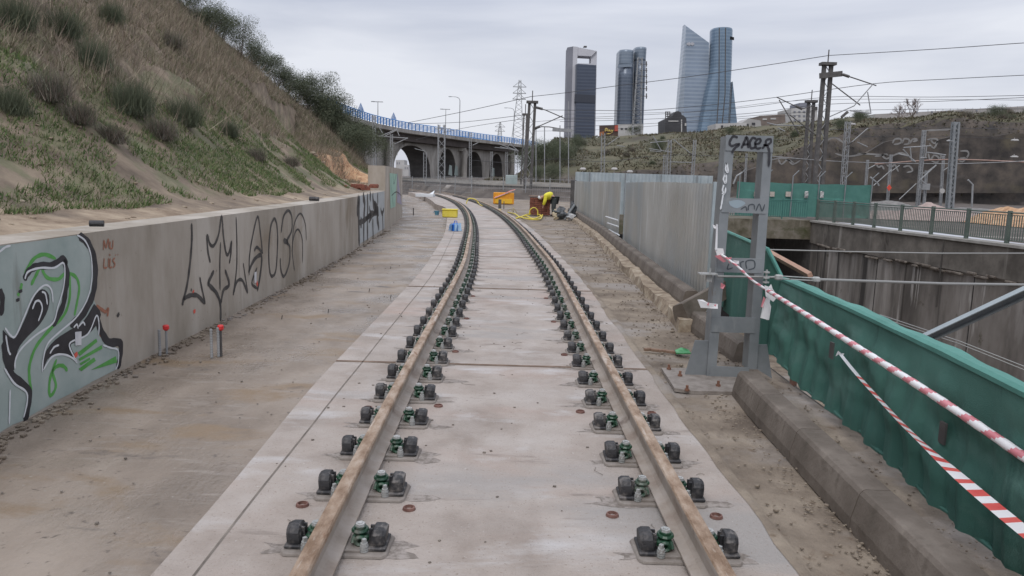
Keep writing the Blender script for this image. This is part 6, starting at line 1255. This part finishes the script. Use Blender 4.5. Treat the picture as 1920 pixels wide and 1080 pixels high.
q = DY(1712, 224, 176); bare_tree((q[0], 176, float(gzf(q[0], 176))-.3), 6.5, 'larger bare pinkish tree on the crest against the sky'); q = DY(1683, 224, 177); bare_tree((q[0], 177, float(gzf(q[0], 177))-.3), 5, 'smaller bare pinkish tree left of the larger one on the crest')
# hillside graffiti on a low wall
t = thing('hillside_wall', 'dark retaining wall low on the right hillside with pale graffiti scrawls', 'wall', DY(1740, 300, 114)); m = MB()
WY = 118.; 
topw = [(1395, 322), (1440, 306), (1500, 300), (1560, 296), (1620, 290), (1660, 266), (1700, 258), (1760, 262), (1800, 252), (1860, 256), (1900, 250), (1960, 254)]
m.prism([DY(1395, 362, WY), DY(1960, 362, WY)]+[DY(a, b, WY) for a, b in topw[::-1]], (0, 1.0, 0))
m.build('wall_body', mat('dark_shotcrete', [(.035, .031, .029), (.07, .06, .053), (.115, .095, .078)], .35, .95, .8, 3, stains=[((.10, .085, .06), .12, .56, .7, (1, 1, 1.6)), ((.11, .10, .095), .3, .62, .72, (.4, 1, 2))]), t); m = MB()
def wpl(x, y, e): return DY(x, y, WY-.05), V(0, -1, 0)
M_pgr2 = mat('weathered_white_paint', [(.17, .165, .16), (.24, .235, .23)], .6, .9)
for P in ([(150, 400), (170, 365), (215, 362), (225, 390), (190, 405), (160, 408)], [(230, 400), (250, 362), (290, 368), (285, 402), (245, 408)], [(295, 405), (320, 365), (365, 365)], [(320, 385), (365, 375)], [(440, 370), (500, 360), (530, 375), (500, 440), (460, 400)], [(470, 365), (500, 400), (535, 380)], [(450, 480), (470, 540), (500, 500), (540, 520), (530, 560), (480, 550)], [(500, 480), (560, 500), (540, 555)], [(690, 475), (700, 520), (740, 555), (790, 500), (780, 465), (720, 465)], [(705, 530), (780, 520)], [(10, 560), (30, 600), (60, 590), (80, 620)], [(100, 580), (140, 600), (170, 580), (200, 640)], [(240, 600), (290, 590), (320, 630), (270, 645)], [(0, 510), (60, 500), (110, 490)], [(60, 500), (100, 530), (160, 500), (230, 480), (280, 510)], [(520, 585), (440, 640), (400, 650)], [(430, 290), (560, 285), (640, 280)]): stroke(m, Z9(P), .28, wpl, 0, 3)
for P in ([(160, 740), (230, 730), (300, 760)], [(200, 735), (220, 770), (260, 740), (290, 770), (340, 745)], [(500, 620), (560, 600), (620, 640)], [(560, 700), (640, 720), (760, 700)], [(700, 700), (900, 712)]): stroke(m, Z4(P), .25, wpl, 0, 3)
m.build('graffiti', M_pgr2, t)

for i, (x0, x1, y, Y) in enumerate(((742, 758, 300, 420), (757, 766, 309, 400), (765, 778, 316, 440), (776, 790, 320, 380))):
    bld(['tallest', 'narrow', 'wide', 'lowest'][i]+' pale distant building glimpsed through the first arch', [(x0, 336), (x1, 336), (x1, y), (x0, y)], Y, 12, M_cream, [(x0+2+k*4, y+4, x0+3.5+k*4, y+8) for k in range(2)], M_tg)
# ---------------- small things on site ----------------
p = G(843, 408, 0); t = thing('yellow_crate', 'yellow rounded plastic crate lying on the slab edge', 'crate', (p[0], p[1]+.2, 0)); m = MB(); m.box((p[0], p[1]+.2, .17), (.68, .42, .34), b=.04); m.build('body', M_yel, t); m = MB(); m.box((p[0], p[1]+.2, .355), (.72, .46, .06), b=.02); m.build('lid', M_yel, t)
p = G(853, 434, 0); t = thing('blue_canister', 'bright blue canister wrapped in clear bluish film on the slab edge', 'canister', (p[0], p[1]+.2, 0)); m = MB(); m.tube([(p[0], p[1]+.2, 0), (p[0], p[1]+.2, .22), (p[0], p[1]+.2, .27)], [.12, .12, .07], 12); m.tube([(p[0]-.05, p[1]+.2, .27), (p[0]-.03, p[1]+.2, .34), (p[0]+.04, p[1]+.2, .34), (p[0]+.05, p[1]+.2, .27)], .015, 6); m.build('body', M_blue, t)
m = MB(); 
for i in range(7): a = i*.9; m.prism([(p[0]+.13*math.cos(a), p[1]+.2+.13*math.sin(a), .02), (p[0]+.24*math.cos(a+.4), p[1]+.2+.2*math.sin(a+.4), .01), (p[0]+.2*math.cos(a+.6), p[1]+.2+.2*math.sin(a+.6), .16+.02*i), (p[0]+.12*math.cos(a), p[1]+.2+.12*math.sin(a), .27)], (0, .006, 0))
m.build('film', M_bluel, t)
p = G(819, 403, -.33); m = MB(); m.tube([(p[0], p[1], p[2]), (p[0], p[1], p[2]+.24)], [.11, .15], 12); m.tube([(p[0]-.14, p[1], p[2]+.2), (p[0]-.2, p[1]-.1, p[2]+.1)], .015, 5); tag(m.build('blue_bucket', mat('dull_blue_plastic', [(.05, .17, .25), (.09, .24, .33)], 6, .5)), 'dull blue bucket on the lower ground left of the yellow crate', 'bucket')
m = MB(); p = G(775, 404, -.33); m.tube([p, p+V(0, 0, .42)], .03, 6); tag(m.build('short_stake', M_steeld), 'short dark stake in the ground near the end wall', 'stake')
p = G(800, 369, 0.0); m = MB(); m.prism([(p[0]-.9, p[1]-1, .02), (p[0]+.7, p[1]-1, .02), (p[0]+.75, p[1]+.2, .02), (p[0]-.6, p[1]+.3, .02)], (0, 0, .25)); m.prism([(p[0]+.3, p[1]-1, .25), (p[0]+.7, p[1]-1, .25), (p[0]+.72, p[1], .6)], (0, .1, 0)); tag(m.build('white_sheet', M_pwhite), 'white sheet draped over the slab corner where the track bends away', 'sheet')
# orange barrier
p = G(944, 383, 0); t = thing('orange_barrier', 'orange plastic site bin draped with red and white tape', 'barrier', (p[0], p[1]+.3, 0)); z = p[1]+.3
m = MB(); m.box((p[0], z, .42), (1.5, .5, .84), b=.04); m.build('body', M_oran, t); m = MB(); m.box((p[0], z-.02, .22), (1.25, .5, .36), b=.03); m.build('lower_panel', mat('amber_plastic', [(.68, .38, .02), (.75, .45, .03)], 3, .5), t)
m = MB(); m.tube([DY(927, 371, z-.32), DY(945, 364, z-.32), DY(955, 359, z-.32), DY(966, 355.5, z-.32)], .045, 6); k = 0
for i in range(len(m.f)): m.m[i] = 1 if (i//3) % 2 else 0
m.build('barrier_tape', [M_white, M_red], t)
P = resample(cr_spline([DY(927, 371, z-.3), DY(945, 364, z-.3), DY(966, 355.5, z-.3)], 5), .09); m = MB(); m.tube(P, .05, 6); k = 0
for i in range(len(P)-1):
    for j in range(6): m.m[k] = 1 if i % 3 == 0 else 0; k += 1
m.build('barrier_tape', [M_white, M_oran], t)
m = MB(); q = G(937, 391, 0); m.box((q[0], q[1], .28), (.18, .15, .56)); m.box((q[0]+.25, q[1], .2), (.05, .05, .5)); tag(m.build('steel_stub', M_steeld), 'short dark steel stub beside the rail in front of the orange bin', 'stub')
# brick pallet and worker
p = G(1012, 404, 0); bx, by = p[0], p[1]+.35; t = thing('brick_stack', 'stack of dark red bricks on the ground beside the bending worker', 'bricks', (bx, by, 0)); 
m = MB(); r3 = random.Random(2)
for iz in range(9):
    for ix in range(5):
        for iy in range(3): m.box((bx-.42+ix*.21+r3.uniform(-.01, .01), by-.22+iy*.22+r3.uniform(-.012, .012), .06+iz*.1), (.195, .205, .088), r3.uniform(-.04, .04))
m.build('bricks', M_brick, t); m = MB(); m.box((bx, by, .985), (1.15, .75, .03), .02); m.build('top_board', M_wood, t)
def skin(name, verts, edges, mt, par=None, sub=2):
    me = bpy.data.meshes.new(name); me.from_pydata([tuple(float(c) for c in v[:3]) for v in verts], [], []); me.edges.add(len(edges)); me.edges.foreach_set('vertices', [i for e in edges for i in e]); me.update()
    o = bpy.data.objects.new(name, me); COL.objects.link(o);
    o.modifiers.new('s', 'SKIN'); sk = me.skin_vertices[0].data
    for i, v in enumerate(verts): r = v[3]; kk = 1.0 if r < .02 else 1.45 if name in ('hi_vis_jacket', 'trousers') else 1.25; sk[i].radius = (r*kk, (v[4] if len(v) > 4 else r)*kk); sk[i].use_root = (i == 0)
    md = o.modifiers.new('b', 'SUBSURF'); md.levels = sub; md.render_levels = sub
    dg = bpy.context.evaluated_depsgraph_get(); m2 = bpy.data.meshes.new_from_object(o.evaluated_get(dg)); o.modifiers.clear(); o.data = m2; m2.name = name; m2.materials.clear(); m2.materials.append(mt); m2.polygons.foreach_set('use_smooth', [True]*len(m2.polygons))
    if par is not None: o.parent = par; o.location = V(0, 0, 0)
    return o
wp = G(1036, 405, 0); W0 = V(wp[0], wp[1]+.15, 0)
pw = thing('person', 'worker in a yellow hi-vis jacket and dark trousers bending forward over the bricks', 'person', W0)
M_skin = mat('skin', [(.36, .21, .15), (.42, .26, .19)], 5, .6); M_hv = mat('hi_vis_yellow', [(.62, .56, .03), (.72, .66, .06)], 5, .7); M_tr = mat('dark_trousers', [(.035, .042, .045), (.06, .07, .072)], 6, .9)
# local: x negative = facing left, hips over feet, torso bent ~80 deg forward
hip = (.06, 0, .90); ch = (-.36, 0, 1.02); nk = (-.50, 0, .98)
body = [(.06, 0, .90, .12), (.06, -.10, .86, .085), (.02, -.11, .48, .058), (.04, -.11, .10, .042), (-.10, -.12, .045, .036), (.06, .10, .86, .085), (.05, .12, .48, .058), (.08, .13, .10, .042), (-.06, .14, .045, .036),
        (-.15, 0, 1.02, .13, .15), (-.36, 0, 1.02, .14, .16), (-.50, 0, .96, .055), (-.58, 0, .92, .075), (-.68, 0, .86, .085), (-.70, 0, .80, .06),
        (-.38, -.19, .98, .06), (-.42, -.22, .72, .045), (-.50, -.17, .50, .032), (-.52, -.16, .44, .035), (-.38, .19, .98, .06), (-.44, .22, .72, .045), (-.52, .17, .50, .032), (-.54, .16, .44, .035)]
ed = [(0, 1), (1, 2), (2, 3), (3, 4), (0, 5), (5, 6), (6, 7), (7, 8), (0, 9), (9, 10), (10, 11), (11, 12), (12, 13), (13, 14), (10, 15), (15, 16), (16, 17), (17, 18), (10, 19), (19, 20), (20, 21), (21, 22)]
for hb, hy in ((18, -.16), (22, .16)):
    for f in range(4): n0 = len(body); body += [(-.53-.0*f, hy-.03+.02*f, .40, .012), (-.55, hy-.033+.022*f, .36-.006*(f % 2), .010)]; ed += [(hb, n0), (n0, n0+1)]
    n0 = len(body); body += [(-.49, hy, .41, .013), (-.48, hy, .385, .011)]; ed += [(hb, n0), (n0, n0+1)]
skin('body', body, ed, M_skin, pw)
jk = [(-.02, 0, .96, .145), (-.18, 0, 1.035, .155, .18), (-.36, 0, 1.03, .16, .19), (-.47, 0, .98, .09), (-.38, -.20, .98, .085), (-.42, -.235, .74, .064), (-.49, -.18, .53, .05), (-.38, .20, .98, .085), (-.44, .235, .74, .064), (-.51, .18, .53, .05)]
skin('hi_vis_jacket', jk, [(0, 1), (1, 2), (2, 3), (2, 4), (4, 5), (5, 6), (2, 7), (7, 8), (8, 9)], M_hv, pw)
skin('trousers', [(.04, 0, .90, .15), (.07, -.11, .84, .115), (.03, -.12, .48, .082), (.05, -.12, .12, .07), (.07, .11, .84, .115), (.06, .13, .48, .082), (.09, .14, .12, .07)], [(0, 1), (1, 2), (2, 3), (0, 4), (4, 5), (5, 6)], M_tr, pw)
for a, b in ((.04, -.12), (.08, .14)): skin('boot', [(a+.03, b, .06, .05), (a-.06, b, .05, .045), (a-.17, b, .04, .038)], [(0, 1), (1, 2)], M_black, pw)
skin('cap', [(-.64, 0, .93, .095), (-.70, 0, .90, .098), (-.75, 0, .84, .07)], [(0, 1), (1, 2)], M_pwhite, pw)
for c_, (a, b) in (('eye', (-.757, .028)), ('eye', (-.757, -.028))):
    m = MB(); m.box((W0[0]+a, W0[1]+b, .79), (.01, .018, .01)); m.build(c_, M_dark, pw)
p = G(1024, 403, 0); m = MB(); m.tube([(p[0], p[1], 0), (p[0], p[1], .36)], [.13, .17], 14); m.tube([(p[0]-.165, p[1], .34), (p[0], p[1]-.05, .50), (p[0]+.165, p[1], .34)], .008, 5); tag(m.build('blue_bucket', mat('violet_blue_plastic', [(.06, .08, .25), (.09, .12, .33)], 6, .5)), 'violet blue bucket standing by the worker\'s feet', 'bucket')
# hose
for i, (P, lb, r) in enumerate((([(968, 409), (985, 406), (1000, 410), (1014, 406), (1005, 401), (990, 403), (978, 407), (992, 412), (1012, 411), (1017, 404)], 'yellow hose coiled on the ground beside the rail, in front of the bricks', .035), ([(952, 398), (965, 402), (975, 408)], 'loose end of yellow hose running towards the rail', .03))):
    m = MB(); m.tube(cr_spline([G(a, b, .04)+V(0, 0, .03*(k % 2)) for k, (a, b) in enumerate(P)], 6), r, 6); tag(m.build('yellow_hose', M_yel), lb, 'hose', 'pieces of yellow hose')
q = G(1000, 405, 0); m = MB(); m.tube(cr_spline([(q[0]-.2, q[1], .03), (q[0]-.17, q[1], .30), (q[0]+.03, q[1], .42), (q[0]+.2, q[1]+.05, .28), (q[0]+.22, q[1]+.05, .03)], 5), .03, 6); tag(m.build('yellow_hose', M_yel), 'upright loop of yellow hose next to the bricks', 'hose', 'pieces of yellow hose')
m = MB(); m.tube(cr_spline([G(952, 396, .05), G(957, 392, .3), G(963, 398, .05), G(962, 390, .35), G(970, 400, .05)], 6), .015, 5); tag(m.build('yellow_wire', mat('pale_yellow_wire', [(.5, .42, .16), (.6, .52, .25)], 3, .6)), 'tangle of thin pale yellow wire beside the rail', 'wire')
s = s_of(62); a = offp(s, .868); m = MB(); q = G(884, 378, .2); m.tube(cr_spline([q+V(-.35, 0, -.15), q+V(-.2, 0, .2), q+V(.25, .1, .15), q+V(.5, .1, -.1), q+V(.9, -3, -.15), q+V(2.2, -9, -.15)], 6), .035, 6); tag(m.build('yellow_hose', M_yel), 'yellow hose looped over the far right rail where the track bends', 'hose', 'pieces of yellow hose')
# bags by the kerb
q = G(1048, 412, 0); t = thing('sack_pile', 'pile of dark tarpaulin and pale sacks dumped at the far end of the kerb row', 'sacks', (q[0], q[1], 0))
def blob(c, s, mt, nm, sd):
    m = MB(); rings = []; r_ = np.random.default_rng(sd)
    for i in range(9):
        th_ = math.pi*i/8; k = r_.uniform(.75, 1.25, 14); rings.append([(c[0]+s[0]*math.sin(th_)*math.cos(a)*k[j]+.05*math.sin(i*2.+sd), c[1]+s[1]*math.sin(th_)*math.sin(a)*k[j], max(.0, c[2]-s[2]*math.cos(th_)*(1+.3*math.sin(2*a+sd)))) for j, a in enumerate(np.linspace(0, 2*math.pi, 14, endpoint=False))])
    m.loft(rings); m.build(nm, mt, t)
blob((q[0]+.05, q[1], .27), (.28, .25, .28), M_bagd, 'tarpaulin', 1); blob((q[0]-.18, q[1]-.1, .2), (.12, .12, .24), M_sackb, 'sack', 2); blob((q[0]+.55, q[1]-.1, .14), (.2, .15, .15), M_bagw, 'sack', 3); blob((q[0]+.65, q[1]+.3, .45), (.18, .15, .35), M_bagd, 'tarpaulin', 4)
m = MB(); m.tube([(q[0]+.25, q[1]-.1, .02), (q[0]+.72, q[1]+.1, .72)], .06, 7); m.build('grey_roll', M_steel, t)
# rebars with red caps
for i, (P, lb) in enumerate((((313, 664, 612), 'red-capped steel bar standing close to the graffiti wall, left one'), ((415, 668, 612), 'red-capped steel bar with a dark sleeve, right one'))):
    px, y0_, y1_ = P; b_ = G(px, y0_, -.03); top = DY(px, y1_+3, b_[1]); t = thing('capped_rebar', lb, 'steel bar', b_, 'red-capped bars'); h = top[2]+.03; m = MB(); m.tube([b_, b_+V(0, 0, h)], .012, 8); m.build('bar', M_mast if i == 0 else M_steeld, t)
    m = MB(); m.tube([b_+V(0, 0, h-.025), b_+V(0, 0, h-.01), b_+V(0, 0, h+.02), b_+V(0, 0, h+.03)], [.016, .030, .030, .022], 10); m.build('safety_cap', M_capred, t)
for i, (px, y0_, y1_) in enumerate(((300, 667, 618), (397, 671, 617), (410, 669, 614))):
    b_ = G(px, y0_, -.03); top = DY(px, y1_, b_[1]); m = MB(); h = top[2]+.03; n = 22
    m.tube([b_+V(0, 0, h*j/n) for j in range(n+1)], [.013+.002*(j % 2) for j in range(n+1)], 8); tag(m.build('threaded_bar', M_mast), ['bare ribbed steel bar left of the left red cap', 'bare ribbed steel bar left of the right red cap', 'bare ribbed bar touching the right red-capped bar'][i], 'steel bar', 'bare ribbed bars')
for i, (px, py) in enumerate(((528, 600), (615, 588), (692, 548), (742, 505), (742, 560))):
    b_ = G(px-10 if i > 2 else px, py, -.04); m = MB(); m.tube([b_, b_+V(.01, 0, .06)], .006, 5); tag(m.build('anchor_stub', M_steeld), ['first', 'second', 'third', 'fourth', 'fifth'][i]+' tiny dark stub sticking out of the left pavement, counting from the camera side', 'stub', 'tiny stubs in the pavement')
